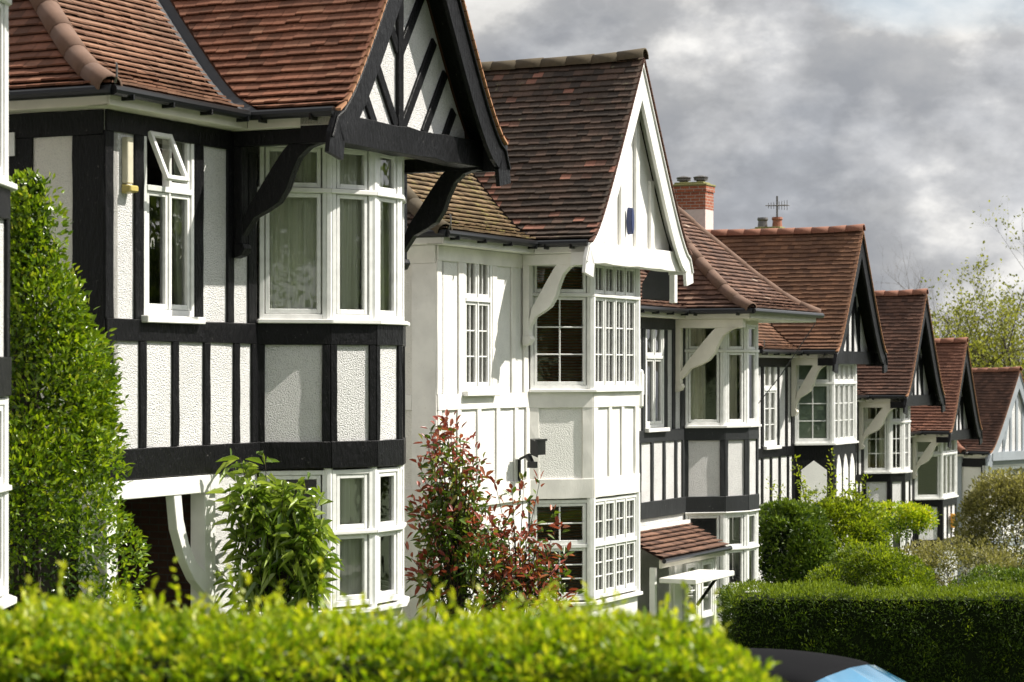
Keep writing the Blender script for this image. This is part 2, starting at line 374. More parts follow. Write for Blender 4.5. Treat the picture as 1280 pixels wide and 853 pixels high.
def ridge_tiles(path, rad, seg=.42):
    mb = MB(); pts = [Vector(p) for p in path]
    # resample
    d = [0]
    for a, b_ in zip(pts, pts[1:]): d.append(d[-1]+(b_-a).length)
    def at(s):
        for i in range(len(pts)-1):
            if s <= d[i+1] or i == len(pts)-2:
                f = (s-d[i])/max(d[i+1]-d[i], 1e-6); return pts[i].lerp(pts[i+1], f)
    n = max(1, int(round(d[-1]/seg)))
    for k in range(n):
        s0, s1 = d[-1]*k/n, d[-1]*(k+1)/n+.015
        a, b_ = at(s0), at(min(s1, d[-1])); b_ = b_ if (b_-a).length > .01 else a+Vector((0,0,.01))
        ax = (b_-a).normalized(); side = ax.cross(Vector((0,0,1))).normalized(); up = side.cross(ax)
        j = random.uniform(-.006, .006); i0 = len(mb.v); m_n = 9
        for (c, rr) in ((a, rad*1.02), (b_, rad*.975)):
            for lay in (0, 1):
                for i in range(m_n):
                    an = math.pi*(i/(m_n-1))*1.16-.25; q = rr-.02*lay
                    mb.v.append(tuple(c + side*math.cos(an)*q + up*(math.sin(an)*q - rad*.45 + j)))
        for i in range(m_n-1):
            mb.f.append((i0+i, i0+i+1, i0+2*m_n+i+1, i0+2*m_n+i))
            mb.f.append((i0+i, i0+m_n+i, i0+m_n+i+1, i0+i+1))
            mb.f.append((i0+2*m_n+i, i0+2*m_n+i+1, i0+3*m_n+i+1, i0+3*m_n+i))
    return mb

# ------------------------------------------------------------------ windows
def window(parent, fr, s0, s1, z0, z1, cols=1, zt=None, mun=(1, 1), mun_t=(1, 1), fmat='upvc', curtain=None, name='window', fw=.05, open_top=False, bev=True, t0=0):
    f = MB(); g = MB(); D0, D1 = -.07+t0, .012+t0
    f.box(fr, s0, s0+fw, D0, D1, z0, z1); f.box(fr, s1-fw, s1, D0, D1, z0, z1)
    f.box(fr, s0+fw, s1-fw, D0, D1-.002, z0, z0+fw+.01); f.box(fr, s0+fw, s1-fw, D0, D1-.002, z1-fw, z1)
    zones = [(z0+fw+.01, z1-fw, mun)]
    if zt:
        f.box(fr, s0+fw, s1-fw, D0, D1+.012, zt-.028, zt+.028); zones = [(z0+fw+.01, zt-.028, mun), (zt+.028, z1-fw, mun_t)]
    W = (s1-s0-2*fw)/cols
    for c in range(cols):
        a = s0+fw+c*W; b_ = a+W
        if c: f.box(fr, a-.014, a+.014, D0, D1+.004, z0+fw+.01, z1-fw)
        for zi, (za, zb, mu) in enumerate(zones):
            if open_top and zi == 1 and c == 0:
                # top-hung light pushed open
                h = zb-za; ang = R(24)
                def tilt(s, t, z): 
                    dz = zb - z; return fr(s, D1+.01+dz*math.sin(ang)+t*math.cos(ang), zb - dz*math.cos(ang) + t*math.sin(ang))
                x0, x1 = a+.004, b_-.004; w = .045
                f.box(tilt, x0, x0+w, -.025, .025, za, zb); f.box(tilt, x1-w, x1, -.025, .025, za, zb)
                f.box(tilt, x0+w, x1-w, -.025, .023, za, za+w); f.box(tilt, x0+w, x1-w, -.025, .023, zb-w, zb)
                g.quadface([tilt(x0+w, 0, za+w), tilt(x1-w, 0, za+w), tilt(x1-w, 0, zb-w), tilt(x0+w, 0, zb-w)])
                continue
            w = .042; i0, i1, k0, k1 = a+.016, b_-.016, za+.004, zb-.004
            E1 = D1-.012
            f.box(fr, i0, i0+w, D0+.01, E1, k0, k1); f.box(fr, i1-w, i1, D0+.01, E1, k0, k1)
            f.box(fr, i0+w, i1-w, D0+.01, E1-.001, k0, k0+w+.01); f.box(fr, i0+w, i1-w, D0+.01, E1-.001, k1-w, k1)
            gx0, gx1, gz0, gz1 = i0+w, i1-w, k0+w+.01, k1-w
            g.quadface([fr(gx0, -.035+t0, gz0), fr(gx1, -.035+t0, gz0), fr(gx1, -.035+t0, gz1), fr(gx0, -.035+t0, gz1)])
            for i in range(1, mu[0]):
                x = gx0+(gx1-gx0)*i/mu[0]; f.box(fr, x-.010, x+.010, -.046+t0, -.014+t0, gz0, gz1)
            for i in range(1, mu[1]):
                z = gz0+(gz1-gz0)*i/mu[1]; f.box(fr, gx0, gx1, -.045+t0, -.0155+t0, z-.010, z+.010)
    o = f.build(name, M[fmat], parent, bevel=.004 if bev else 0)
    g.build('pane', M['glass'], o, fix=False)
    if curtain:
        kind, mat, spans = curtain
        for (a, b_) in spans:
            a_ = s0+fw+(s1-s0-2*fw)*a; bb = s0+fw+(s1-s0-2*fw)*b_; c = MB()
            if kind == 'curtain':
                n = max(8, int((bb-a_)/.02)); ph = random.random()*6; top = []; bot = []
                for i in range(n+1):
                    x = a_+(bb-a_)*i/n; w = math.sin(x*38+ph)*.034+math.sin(x*83+ph*2)*.012; w2 = math.sin(x*34+ph+.5)*.04+math.sin(x*70+ph)*.014
                    top.append(fr(x, -.115+t0+w, z1-.02)); bot.append(fr(x+.012*math.sin(x*20), -.115+t0+w2, z0+.02))
                for i in range(n): c.quadface([bot[i], bot[i+1], top[i+1], top[i]])
                c.build('curtain', M[mat], o, fix=False, smooth=False)
            elif kind == 'slats':
                z = z0+.08
                while z < z1-.08:
                    c.hexa([fr(a_, -.11, z), fr(bb, -.11, z), fr(bb, -.085, z+.012), fr(a_, -.085, z+.012), fr(a_, -.11, z+.004), fr(bb, -.11, z+.004), fr(bb, -.085, z+.016), fr(a_, -.085, z+.016)]); z += .042
                c.build('blind', M[mat], o)
            else:
                c.box(fr, a_, bb, -.12, -.115, z0+.03, z1-.03); c.build('blind', M[mat], o)
    return o
def wall_boxes(mb, fr, s0, s1, z0, z1, t0, t1, ops):
    zs = sorted(set([z0, z1]+[v for o in ops for v in (o[2], o[3]) if z0 < v < z1])); xs = sorted(set([s0, s1]+[v for o in ops for v in (o[0], o[1]) if s0 < v < s1]))
    for xa, xb in zip(xs, xs[1:]):
        start = None
        for za, zb in list(zip(zs, zs[1:]))+[(None, None)]:
            solid = za is not None and not any(o[0] < (xa+xb)/2 < o[1] and o[2] < (za+zb)/2 < o[3] for o in ops)
            if solid and start is None: start = za
            if not solid and start is not None:
                mb.box(fr, xa, xb, t0, t1, start, za if za is not None else z1); start = None
            if solid: last = zb

# ------------------------------------------------------------------ the house
S = 3.75; E = S+2.13
BOW = [(-1.35, 0), (-.842, .605), (-.298, .859), (.298, .859), (.842, .605), (1.35, 0)]
CANT = [(-1.6, 0), (-.895, .71), (.895, .71), (1.6, 0)]
def house(P):
    th = R(P.get('yaw', 25.1)); rz = math.pi/2 - th
    H = empty('house', (P['o'][0], P['o'][1], P['sill']-S), rz, label=P['label'], cat='house', group=None)
    tm, bg_, bk, sf = M[P['timber']], M[P['barge']], M[P['bracket']], M[P['soffit']]
    st, sts = M[P['wall']], M[P.get('sidewall', P['wall'])]
    bay = BOW if P['bay'] == 'bow' else CANT
    uj = bay[0][0]; uc = uj - P.get('left', 2.85); ur = P.get('ur', 1.93); wg = P['wg']; hip = P.get('hip', False); near = P.get('near', True)
    DB = 6.6                                # body depth
    bv = .006 if near else 0; jj = .004 if near else .0015
    zt = S+1.95
    def part(mb, nm, mat, bevel=0, parent=H, **k): return mb.build(nm, mat, parent, bevel=bevel, **k)
    def timber(nm, fr, *a, mat=None): 
        b_ = MB(); b_.rough(fr, *a, j=jj); return part(b_, nm, mat or tm, bv)
    # --- main walls
    F = frame((0, 0), (1, 0))               # front wall plane, s = u
    ww0, ww1 = uj-2.15, uj-1.26; wz0, wz1 = S+.0, S+1.86
    if P.get('w_ops'): ww0, ww1 = P['w_ops']
    gops = [(uc+.22, uj-.88, -1, S-1.78)] if P.get('porch') else []
    if P.get('gwin'): gops = [(uj-2.1, uj-1.2, .9, S-1.85)]
    mb = MB()
    wall_boxes(mb, F, uc+.001, uj, 0, zt+.08, -.22, 0, [(ww0, ww1, wz0, wz1)]+gops)
    part(mb, 'front_wall', st)
    mb = MB(); wall_boxes(mb, F, -uj, ur, 0, zt+.08, -.22, 0, []); part(mb, 'front_wall', st)
    SD = frame((uc, -DB), (0, 1))           # side wall facing up the street, s = from back
    mb = MB(); wall_boxes(mb, SD, 0, DB, 0, zt+.08, -.22, 0, [(DB-1.9, DB-.3, -1, S-1.8)] if P.get('porch') else []); part(mb, 'side_wall', sts)
    mb = MB(); SR = frame((ur, 0), (0, -1)); mb.box(SR, .001, DB, -.22, 0, 0, zt+.08); part(mb, 'side_wall', st)
    BW = frame((ur, -DB), (-1, 0)); mb = MB(); mb.box(BW, .22, ur-uc-.22, -.22, -.001, 0, zt+.08); part(mb, 'rear_wall', st)
    mb = MB(); mb.box(F, uc+.22, ur-.22, -DB+.22, -.22, S-1.2, S-1.0); mb.box(F, uc+.22, ur-.22, -DB+.22, -.22, zt-.02, zt+.03)
    mb.box(F, uc+.22, ur-.22, -DB+.22, -.22, .02, .1)
    mb.box(F, uc+.22, ur-.22, -3.2, -3.1, .1, S-1.2); mb.box(F, uc+.22, ur-.22, -3.2, -3.1, S-1.0, zt-.02)
    part(mb, 'interior', M['room'])
    # --- bay
    segs = list(zip(bay, bay[1:])); nf = len(segs); bw = P.get('baywall', P['wall'])
    lowz = .62
    for i, (a, b_) in enumerate(segs):
        ln = math.hypot(b_[0]-a[0], b_[1]-a[1]); fr = frame(a, (b_[0]-a[0], b_[1]-a[1]))
        vis = i < (nf+1)//2 + 1
        lab = {'bow': 'bow', 'cant': 'canted'}
        mb = MB(); mb.box(fr, .004, ln-.004, -.10, 0, S-1.58, S-.03); part(mb, 'bay_wall', M[bw])
        mb = MB(); mb.box(fr, .004, ln-.004, -.1, -.002, 0, lowz-.03); part(mb, 'bay_plinth', M[bw])
        # timbers under the window
        if P.get('lancet') and i in (0, 1):
            mb = MB(); mb.box(fr, .0, ln, 0.001, .02, S-1.6, S-.03); part(mb, 'black_panel', tm)
            k = 1 if i == 0 else 3; wd = (ln-.2)/k
            for q in range(k):
                x0 = .1+q*wd+.07; x1 = .1+(q+1)*wd-.07; xm = (x0+x1)/2; zb_, zc = S-1.45, S-.62
                hh = .22 if k == 1 else .34
                sh = [(x0, zb_), (x1, zb_), (x1, zc)] + ([(xm+(x1-xm)*.55, zc+hh*.62)] if k > 1 else []) + [(xm, zc+hh)] + ([(xm-(xm-x0)*.55, zc+hh*.62)] if k > 1 else []) + [(x0, zc)]
                mb = MB(); mb.prism([fr(x, .021, z) for x, z in sh], [fr(x, .045, z) for x, z in sh]); part(mb, 'pointed_panel', M['stucco_w'])
        else:
            timber('beam', fr, -.005, ln+.005, .001, .035, S-.27, S-.035); timber('beam', fr, -.005, ln+.005, .001, .042, S-1.60, S-1.31)
            pw = .085 if P['bay'] == 'bow' else .16
            timber('stud', fr, -.002, pw, .001, .03, S-1.31, S-.27); timber('stud', fr, ln-pw, ln+.002, .001, .03, S-1.31, S-.27)
            ns = P.get('bay_studs', 0)
            if P['bay'] == 'cant' and i == 1:
                for q in range(1, 3):
                    x = pw+(ln-2*pw)*q/3; timber('stud', fr, x-.055, x+.055, .001, .028, S-1.31, S-.27)
        # windows
        curt = P.get('curt', {}).get(i); curl = P.get('curtl', {}).get(i)
        if P['bay'] == 'bow':
            cfg = dict(cols=1, mun=P.get('bowmun', (1, 1)), mun_t=(P.get('bowmun', (1, 1))[0], 1))
            cfgl = dict(cols=1, mun=(1, 1), mun_t=(1, 1))
        elif i == 1: cfg = dict(cols=4, mun=(2, 3), mun_t=(2, 1)); cfgl = dict(cols=4, mun=(2, 3), mun_t=(2, 2))
        else: cfg = dict(cols=1, mun=(2, 3), mun_t=(2, 1)); cfgl = dict(cols=1, mun=(2, 3), mun_t=(2, 2))
        if P.get('plainwin'): cfg = dict(cols=cfg['cols'] if i != 1 else 3, mun=(1, 1), mun_t=(1, 1))
        window(H, fr, .03, ln-.03, S+.0, S+1.9, zt=S+1.39, curtain=curt, fmat=P.get('fmat', 'upvc'), bev=near, **cfg)
        window(H, fr, .03, ln-.03, lowz+.03, S-1.62, zt=lowz+.83+.0*i, curtain=curl, fmat=P.get('fmat', 'upvc'), bev=near, **cfgl)
    # corner posts
    for i, p in enumerate(bay[1:-1]):
        mb = MB(); r_ = .052 if P['bay'] == 'bow' else .075
        for (z0, z1) in ((S, S+1.9), (lowz, S-1.6)):
            mb = MB(); k = 8; an = [2*math.pi*q/k+.39 for q in range(k)]; c = (p[0]*.985, p[1]-.03)
            mb.prism([(c[0]+r_*math.cos(q), -(c[1]+r_*math.sin(q)), z0) for q in an], [(c[0]+r_*math.cos(q), -(c[1]+r_*math.sin(q)), z1) for q in an])
            part(mb, 'corner_post', M[P.get('fmat', 'upvc')])
    def bayring(zlo, zhi, tin, tout, nm, mat, ext=0):
        n_ = len(bay); res = []
        for tt in (tout, tin):
            pts = []
            for k in range(n_):
                if k == 0: d1 = d2 = (bay[1][0]-bay[0][0], bay[1][1]-bay[0][1])
                elif k == n_-1: d1 = d2 = (bay[-1][0]-bay[-2][0], bay[-1][1]-bay[-2][1])
                else: d1 = (bay[k][0]-bay[k-1][0], bay[k][1]-bay[k-1][1]); d2 = (bay[k+1][0]-bay[k][0], bay[k+1][1]-bay[k][1])
                n1_ = Vector((-d1[1], d1[0])).normalized(); n2_ = Vector((-d2[1], d2[0])).normalized(); m2 = (n1_+n2_).normalized()
                l_ = tt/m2.dot(n1_); pts.append((bay[k][0]+m2.x*l_, bay[k][1]+m2.y*l_))
            res.append(pts)
        mb = MB()
        for k in range(n_-1):
            a, b_, c, d = res[0][k], res[0][k+1], res[1][k+1], res[1][k]
            q = [(a[0], -a[1]), (b_[0], -b_[1]), (c[0], -c[1]), (d[0], -d[1])]
            mb.hexa([(x, y, zlo) for x, y in q]+[(x, y, zhi) for x, y in q])
        return part(mb, nm, mat, bv)
    bayring(S-.04, S+.004, -.1, .085, 'window_sill', M['white']); bayring(lowz-.05, lowz, -.1, .08, 'window_sill', M['white'])
    bayring(S+1.365, S+1.415, -.02, .045, 'transom_moulding', M['white'])
    if P['bay'] == 'bow': bayring(lowz+.81, lowz+.85, -.02, .045, 'transom_moulding', M['white'])
    if P.get('headmould'): bayring(S-1.625, S-1.60, -.05, .06, 'head_moulding', M['white'])
    bayring(S+1.885, S+1.99, -.1, .02, 'bay_head', sf)
    mb = MB(); pl = [(x*.9, -(y*.88-.05)) for x, y in bay]; mb.prism([(x, y, S-1.15) for x, y in pl], [(x, y, S-1.05) for x, y in pl]); part(mb, 'bay_floor', M['room'])
    # --- front wall timbers
    tb = P.get('tw', .12)
    timber('beam', F, uc, uj-.02, .001, .03, S-.26, S-.045)
    timber('beam', F, uc-.03, uj+.02, .001, .045, S-1.61, S-1.31)
    timber('beam', F, uc, uj, .001, .03, S+1.76, S+1.96)
    k = 5
    for q in range(0, 0 if P.get('nowin') else k):
        x = uc+.05+(uj-uc-.1)*q/(k-.35) if q else uc+.065
        timber('stud', F, x-.06, x+.06, .001, .026, S-1.31, S-.26)
    timber('stud', F, uj-.13, uj-.01, .001, .03, S-1.31, S-.26)
    for (a, b_) in () if P.get('nowin') else ((uc-.02, uc+.12), (ww0-.16, ww0-.01), (ww1+.01, ww1+.17), (uj-.62, uj-.49), (uj-.2, uj-.04)):
        timber('stud', F, a, b_, .001, .028, S-.045, S+1.76)
    # wall window
    if not P.get('nowin'): window(H, F, ww0, ww1, wz0, wz1, cols=2, zt=S+1.26, mun=P.get('wmun', (1, 1)), mun_t=(P.get('wmun', (1, 1))[0], 1), curtain=P.get('wcurt'), fmat=P.get('fmat', 'upvc'), open_top=P.get('opened', False), bev=near, t0=.01)
    mb = MB(); mb.box(F, ww0-.06, ww1+.08, -.02, .11, wz0-.075, wz0-.004)
    if not P.get('nowin'): part(mb, 'window_sill', M['white'], bv)
    if P.get('gwin'):
        window(H, F, uj-2.1, uj-1.2, .9, S-1.85, cols=2, mun=(1, 1), bev=near)
    # side wall timbers
    sp = P.get('side_timbers', True)
    if sp:
        timber('beam', SD, DB-3.4, DB+.0, .001, .03, S+1.72, S+1.96); timber('stud', SD, DB-.36, DB+.012, .001, .028, 0 if not P.get('porch') else S-1.6, S+1.72)
        timber('stud', SD, DB-1.12, DB-.83, .001, .028, S-1.5, S+1.72); timber('beam', SD, DB-3.4, DB, .001, .035, S-1.61, S-1.31); timber('beam', SD, DB-3.4, DB-.36, .001, .03, S-.26, S-.05)
        timber('stud', SD, DB-2.0, DB-1.8, .001, .028, S-1.3, S+1.72)
    # --- porch
    if P.get('porch'):
        x0, x1 = uc, uj-.86
        mb = MB(); mb.box(F, x0, x1+.04, -.16, .055, S-1.80, S-1.62); part(mb, 'lintel', M['white'], bv)
        mb = MB(); mb.box(F, x1-.20, x1-.0, -.15, .03, .0, S-1.80); part(mb, 'porch_post', M['white'], bv)
        mb = MB(); mb.box(F, x0+.0, x0+.16, -.15, .03, .0, S-1.80); part(mb, 'porch_post', M['white'], bv)
        up = [(x1-.66, S-1.80), (x1-.62, S-2.05), (x1-.52, S-2.3), (x1-.38, S-2.5), (x1-.20, S-2.62)]
        lo = [(x1-.20, S-2.85), (x1-.42, S-2.68), (x1-.6, S-2.45), (x1-.74, S-2.15), (x1-.80, S-1.80)]
        sh = up+lo; mb = MB(); mb.prism([F(x, .045, z) for x, z in sh], [F(x, -.06, z) for x, z in sh]); part(mb, 'brace', M['white'], bv)
        mb = MB(); mb.box(F, uc+.22, x1+.3, -1.75, -1.65, 0, S-1.2); mb.box(F, x1+.18, x1+.3, -1.65, -.22, 0, S-1.2); part(mb, 'porch_wall', M['brickd'])
        mb = MB(); mb.box(F, uc+.7, uc+1.55, -1.648, -1.6, .15, 2.15); part(mb, 'front_door', M['dark'], bv)
    # --- roof
    ro = MB(); ti = []; we = .30; ue = uc-.32; ure = ur+.32
    VM = P.get('vm', .03)
    hu = 2.0
    w_front = P.get('wf', wg) ; vz = .0
    rm = [a for a in P['roofs']]
    # street slope left of the gable
    slope_tiles(ro, ti, (0, we), (1, 0), (0, -1), mp_, mpi(TOP), lambda z: (ue+gpi(z), -hu+gpi(z)-VM), E, patchy=None)
    part(ro, 'roof_slope', M[rm[1]], fix=False, tint=ti)
    # side hip slopes
    ro = MB(); ti = []; back = -DB-.3
    slope_tiles(ro, ti, (ue, 0), (0, 1), (1, 0), gp, gpi(TOP), lambda z: (back+mpi(z), we-mpi(z)), E)
    part(ro, 'roof_slope', M[rm[0]], fix=False, tint=ti)
    ro = MB(); ti = []
    slope_tiles(ro, ti, (0, back), (1, 0), (0, 1), mp_, mpi(TOP), lambda z: (ue+gpi(z), hu-gpi(z)), E, gauge=.25, tw=.5)
    part(ro, 'roof_slope', M[rm[0]], fix=False, tint=ti)
    pat = P.get('patchy')
    front = (lambda z: wg+.03) if not hip else (lambda z: wg-mpi(z))
    ro = MB(); ti = []
    slope_tiles(ro, ti, (-hu, 0), (0, 1), (1, 0), gp, gpi(TOP), lambda z: (we-mpi(z)+VM, front(z)), E, patchy=pat)
    part(ro, 'roof_slope', M[rm[0]], fix=False, tint=ti)
    ro = MB(); ti = []
    slope_tiles(ro, ti, (hu, 0), (0, 1), (-1, 0), gp, gpi(TOP), lambda z: (back+mpi(z), front(z)), E)
    part(ro, 'roof_slope', M[rm[0]], fix=False, tint=ti)
    if hip:
        ro = MB(); ti = []
        slope_tiles(ro, ti, (0, wg), (1, 0), (0, -1), mp_, mpi(TOP), lambda z: (-hu+gpi(z), hu-gpi(z)), E)
        part(ro, 'roof_slope', M[rm[1]], fix=False, tint=ti)
    rg = M[P['ridge']]
    zs_ = [TOP*k/14 for k in range(15)]
    hipl = [(ue+gpi(z), -(we-mpi(z)), E+z+.045) for z in zs_]; part(ridge_tiles(hipl, .125), 'hip_tiles', rg, smooth=True)
    wr = we-mpi(TOP)
    part(ridge_tiles([(ue+gpi(TOP), -wr, E+TOP+.04), (0, -wr, E+TOP+.04)], .13), 'ridge_tiles', rg, smooth=True)
    if hip:
        for sg in (-1, 1):
            part(ridge_tiles([(sg*(hu-gpi(z)), -(wg-mpi(z)), E+z+.045) for z in zs_], .12 if sg < 0 else .09), 'hip_tiles', rg, smooth=True)
        part(ridge_tiles([(0, -(wg-mpi(TOP)), E+TOP+.04), (0, -wr, E+TOP+.04)], .13), 'ridge_tiles', rg, smooth=True)
    else:
        n_ = 12; part(ridge_tiles([(0, -(wg+.05+(wr-wg-.05)*k/n_), E+TOP+.035+(.03*(1-k/2) if k < 2 else 0)-.02*math.sin(k/n_*3.1)) for k in range(n_+1)], .125), 'ridge_tiles', rg, smooth=True)
    # iron hook at foot of hip
    mb = MB(); b0 = Vector(hipl[0]); mb.tube([b0+Vector((-.05, -.08, -.02)), b0+Vector((-.08, -.12, .03)), b0+Vector((-.08, -.12, .14)), b0+Vector((-.05, -.09, .16))], .012, 6); part(mb, 'hip_iron', M['metal'])
    if P.get('valley'):
        for sg in (-1,):
            mb = MB(); up = .012
            for k in range(len(zs_)-1):
                q = []
                for z, s_ in ((zs_[k], -1), (zs_[k], 1), (zs_[k+1], 1), (zs_[k+1], -1)):
                    u_, w_ = -sg*(-hu+gpi(z)), we-mpi(z)
                    if s_ < 0: u2 = u_+sg*.0-(-sg)*0; q.append((u_ - (-sg)*(-1)*VM*0, -w_, E+z+.0))
                    else: q.append((u_, -w_, E+z))
                a = zs_[k]; b2 = zs_[k+1]
                A = (sg*(hu-gpi(a)), we-mpi(a)); B = (sg*(hu-gpi(b2)), we-mpi(b2))
                # strip half on street slope, half on gable slope
                mb.quadface([(A[0]+sg*VM*1.15, -A[1], E+a+.006), (B[0]+sg*VM*1.15, -B[1], E+b2+.006), (B[0], -B[1], E+b2-.004), (A[0], -A[1], E+a-.004)])
                mb.quadface([(A[0], -A[1], E+a-.004), (B[0], -B[1], E+b2-.004), (B[0], -(B[1]+VM*1.15), E+b2+.006), (A[0], -(A[1]+VM*1.15), E+a+.006)])
            part(mb, 'valley_flashing', M['lead'], fix=False)
    # --- eaves: fascia, soffit, gutter
    zf0, zf1 = S+1.965, S+2.09
    sft = M[P.get('fascia', 'cream')]
    mb = MB()
    mb.box(F, ue+.05, -hu+.06, .22, .25, zf0, zf1); mb.box(F, ue+.05, -hu+.06, .0, .22, zf0, zf0+.02)
    SE = frame((ue+.05, -DB), (0, 1)); mb.box(SE, 0, DB+.22, -.03, 0, zf0, zf1); mb.box(SE, 0, DB+.0, -.27, -.03, zf0, zf0+.02)
    part(mb, 'fascia', sft, bv)
    # gable box sides
    wend = wg-.06 if not hip else wg-.06
    mb = MB()
    for sg in (-1, 1):
        x = sg*(hu-.05); x2 = sg*(hu-.08)
        mb.box(F, min(x, x2), max(x, x2), .255, wend, zf0, zf1)
    mb.box(F, -hu+.08, hu-.08, .03, (wg-P.get('pd', .36)-.04) if not hip else wend-.03, zf0-.005, zf0+.02)
    if hip: mb.box(F, -hu+.05, hu-.05, wend-.03+.001, wend+.0, zf0, zf1)
    part(mb, 'soffit', sft, bv)
    mb = MB(); gt = M['gutter']; zg = E-.035
    def gline(pts): mb.tube(pts, .052, 10)
    gline([(ue-.02, DB, zg), (ue-.02, -(we+.02), zg)]); gline([(ue-.02, -(we+.03), zg), (-hu-.03, -(we+.03), zg)])
    gline([(-hu-.03, -(we+.03), zg), (-hu-.03, -(wg-.02 if not hip else wg+.02), zg)])
    if hip: gline([(-hu-.03, -(wg+.03), zg), (hu+.03, -(wg+.03), zg)]); 
    gline([(hu+.03, DB, zg), (hu+.03, -(wg), zg)])
    # brackets along the gutter
    for k in range(4):
        x = ue+.25+(-hu-ue-.4)*k/3; mb.box(F, x-.012, x+.012, .25, we+.09, zg-.075, zg-.02)
    for k in range(2):
        y = we+.18+(wg-we-.45)*k; mb.box(F, -hu-.09, -hu+.05, y-.012, y+.012, zg-.08, zg-.02)
    part(mb, 'gutter', gt, smooth=False)
    # black/white board right under the soffit of the gable side, carried on brackets
    bz0, bz1 = S+1.79, S+1.96
    for sg, nm in ((-1, 'bracket'), (1, 'bracket'))[:P.get('nbr', 2)]:
        ub = sg*P.get('ub', 1.80)
        mb = MB(); G = frame((ub, 0), (0, 1))     # s = w ; t = -u
        th2 = .065; we2 = wg-.22
        mb.box(G, .03, we2, -th2, th2, S+1.80, S+1.955)
        mb.box(G, .03, .13, -th2, th2, S+.78, S+1.80)
        kx = we2/1.12
        up = [(.13, S+1.00), (.20, S+1.17), (.34, S+1.36), (.48, S+1.56), (.62, S+1.74), (.68, S+1.80)]
        lo = [(1.06, S+1.80), (.92, S+1.76), (.80, S+1.66), (.72, S+1.50), (.66, S+1.34), (.56, S+1.20), (.42, S+1.12), (.27, S+1.05), (.18, S+.93), (.13, S+.86)]
        sh = [(x*kx if x > .13 else x, z) for x, z in up+lo]
        mb.prism([G(x, -th2+.006, z) for x, z in sh], [G(x, th2-.006, z) for x, z in sh])
        sh = [(.03, S+.78), (.15, S+.78), (.17, S+.73), (.13, S+.66), (.03, S+.63)]
        mb.prism([G(x, -th2-.01, z) for x, z in sh], [G(x, th2+.01, z) for x, z in sh])
        part(mb, nm, bk, bv)
    # --- gable
    if not hip:
        wp = wg-P.get('pd', .36); zb0, zb1 = S+1.83, S+2.13
        GF = frame((0, wp), (1, 0))
        # pediment
        n_ = 16; z00 = zb1-.02
        prof = [(-hu+.12+gpi(TOP*k/n_), E-.06+TOP*k/n_) for k in range(n_+1)]
        prof = [(min(u, -.0), z) for u, z in prof]
        sh = [(u, z) for u, z in prof if z > z00+.02]; sh = [(sh[0][0]-.03, z00)]+sh
        poly = sh+[(-u, z) for u, z in reversed(sh[:-1])]
        mb = MB(); mb.prism([GF(u, 0, z) for u, z in poly], [GF(u, -.1, z) for u, z in poly]); part(mb, 'gable_wall', M[P.get('pedwall', P['wall'])])
        gm = M[P.get('pedtimber', P['timber'])]
        mb = MB(); mb.rough(GF, -hu+.16, hu-.16, -.08, .14, zb0, zb1, j=.012 if near else .004, step=.3); part(mb, 'gable_beam', gm, bv)
        def lim_z(u): return E-.1+gp(max(hu-.17-abs(u), 0))
        def tbar(x0, z0, x1, z1, w, th=.035, nm='stud'):
            # clip to the gable
            n2 = 24; pts = [(x0+(x1-x0)*k/n2, z0+(z1-z0)*k/n2) for k in range(n2+1)]
            ok = [p for p in pts if p[1] < lim_z(p[0])+.02]
            if len(ok) < 2: return
            a, b_ = Vector(ok[0]), Vector(ok[-1]); d = (b_-a).normalized(); p = Vector((-d.y, d.x))*w/2
            q = [a-p, a+p, b_+p, b_-p]; mb = MB(); mb.prism([GF(v.x, .001, v.y) for v in q], [GF(v.x, th, v.y) for v in q]); part(mb, nm, gm, bv)
        zb = zb1-.01
        if P['ped'] == 'herring':
            tbar(0, zb, 0, E+TOP, .12, .045)
            for sg in (-1, 1):
                for (u0, z0_) in ((0, zb+1.62), (0, zb+.85), (0.03, zb+.0), (.55, zb), (1.07, zb)):
                    tbar(sg*(u0+.03), z0_, sg*(u0+.03+1.45), z0_+1.98, .12, .034, 'brace')
        elif P['ped'] == 'studs':
            for u in (-.95, -.35, .25, .85): tbar(u, zb, u, E+TOP, .15, .05)
        elif P['ped'] == 'fan':
            tbar(0, zb, 0, E+TOP, .14, .03)
            for sg in (-1, 1):
                tbar(sg*.42, zb, sg*.42, E+TOP, .12); tbar(sg*.95, zb, sg*.55, zb+1.3, .12, nm='brace'); tbar(sg*.9, zb, sg*.9, E+TOP, .12)
        # bargeboards
        wb = P.get('bw', .32)
        for sg in (-1, 1):
            o_, i_ = [], []
            N = 16
            for k in range(N+1):
                r_ = (hu+.02)*(1-k/N); u = r_-.0; rr = hu-r_+.0
                z = E-.03+gp(max(hu-u, 0)) if u <= hu else E-.03
                z = E-.035+gp(max(hu-u, 0)); sl_ = (gp(max(hu-u, 0)+.02)-gp(max(hu-u, 0)))/.02; nl = math.sqrt(1+sl_*sl_)
                o_.append((u, z)); 
                iu, iz = u-wb*sl_/nl, z-wb/nl
                if iu < 0: iz = iz + (0-iu)*0 ; iz = z-(u+0.0)*0-wb*nl/1.0*1 if False else iz
                i_.append((max(iu, 0), iz if iu >= 0 else E-.035+gp(hu)-wb*nl+ (0)))
            o_ = [(hu+.17, E-.46), (hu+.13, E-.25)]+o_; i_ = [(hu-.13, E-.52), (hu-.17, E-.32)]+i_
            mb = MB(); n3 = len(o_)
            for t_ in (0, -.05):
                for u, z in o_: mb.v.append((sg*u, -(wg+t_), z))
                for u, z in i_: mb.v.append((sg*u, -(wg+t_), z))
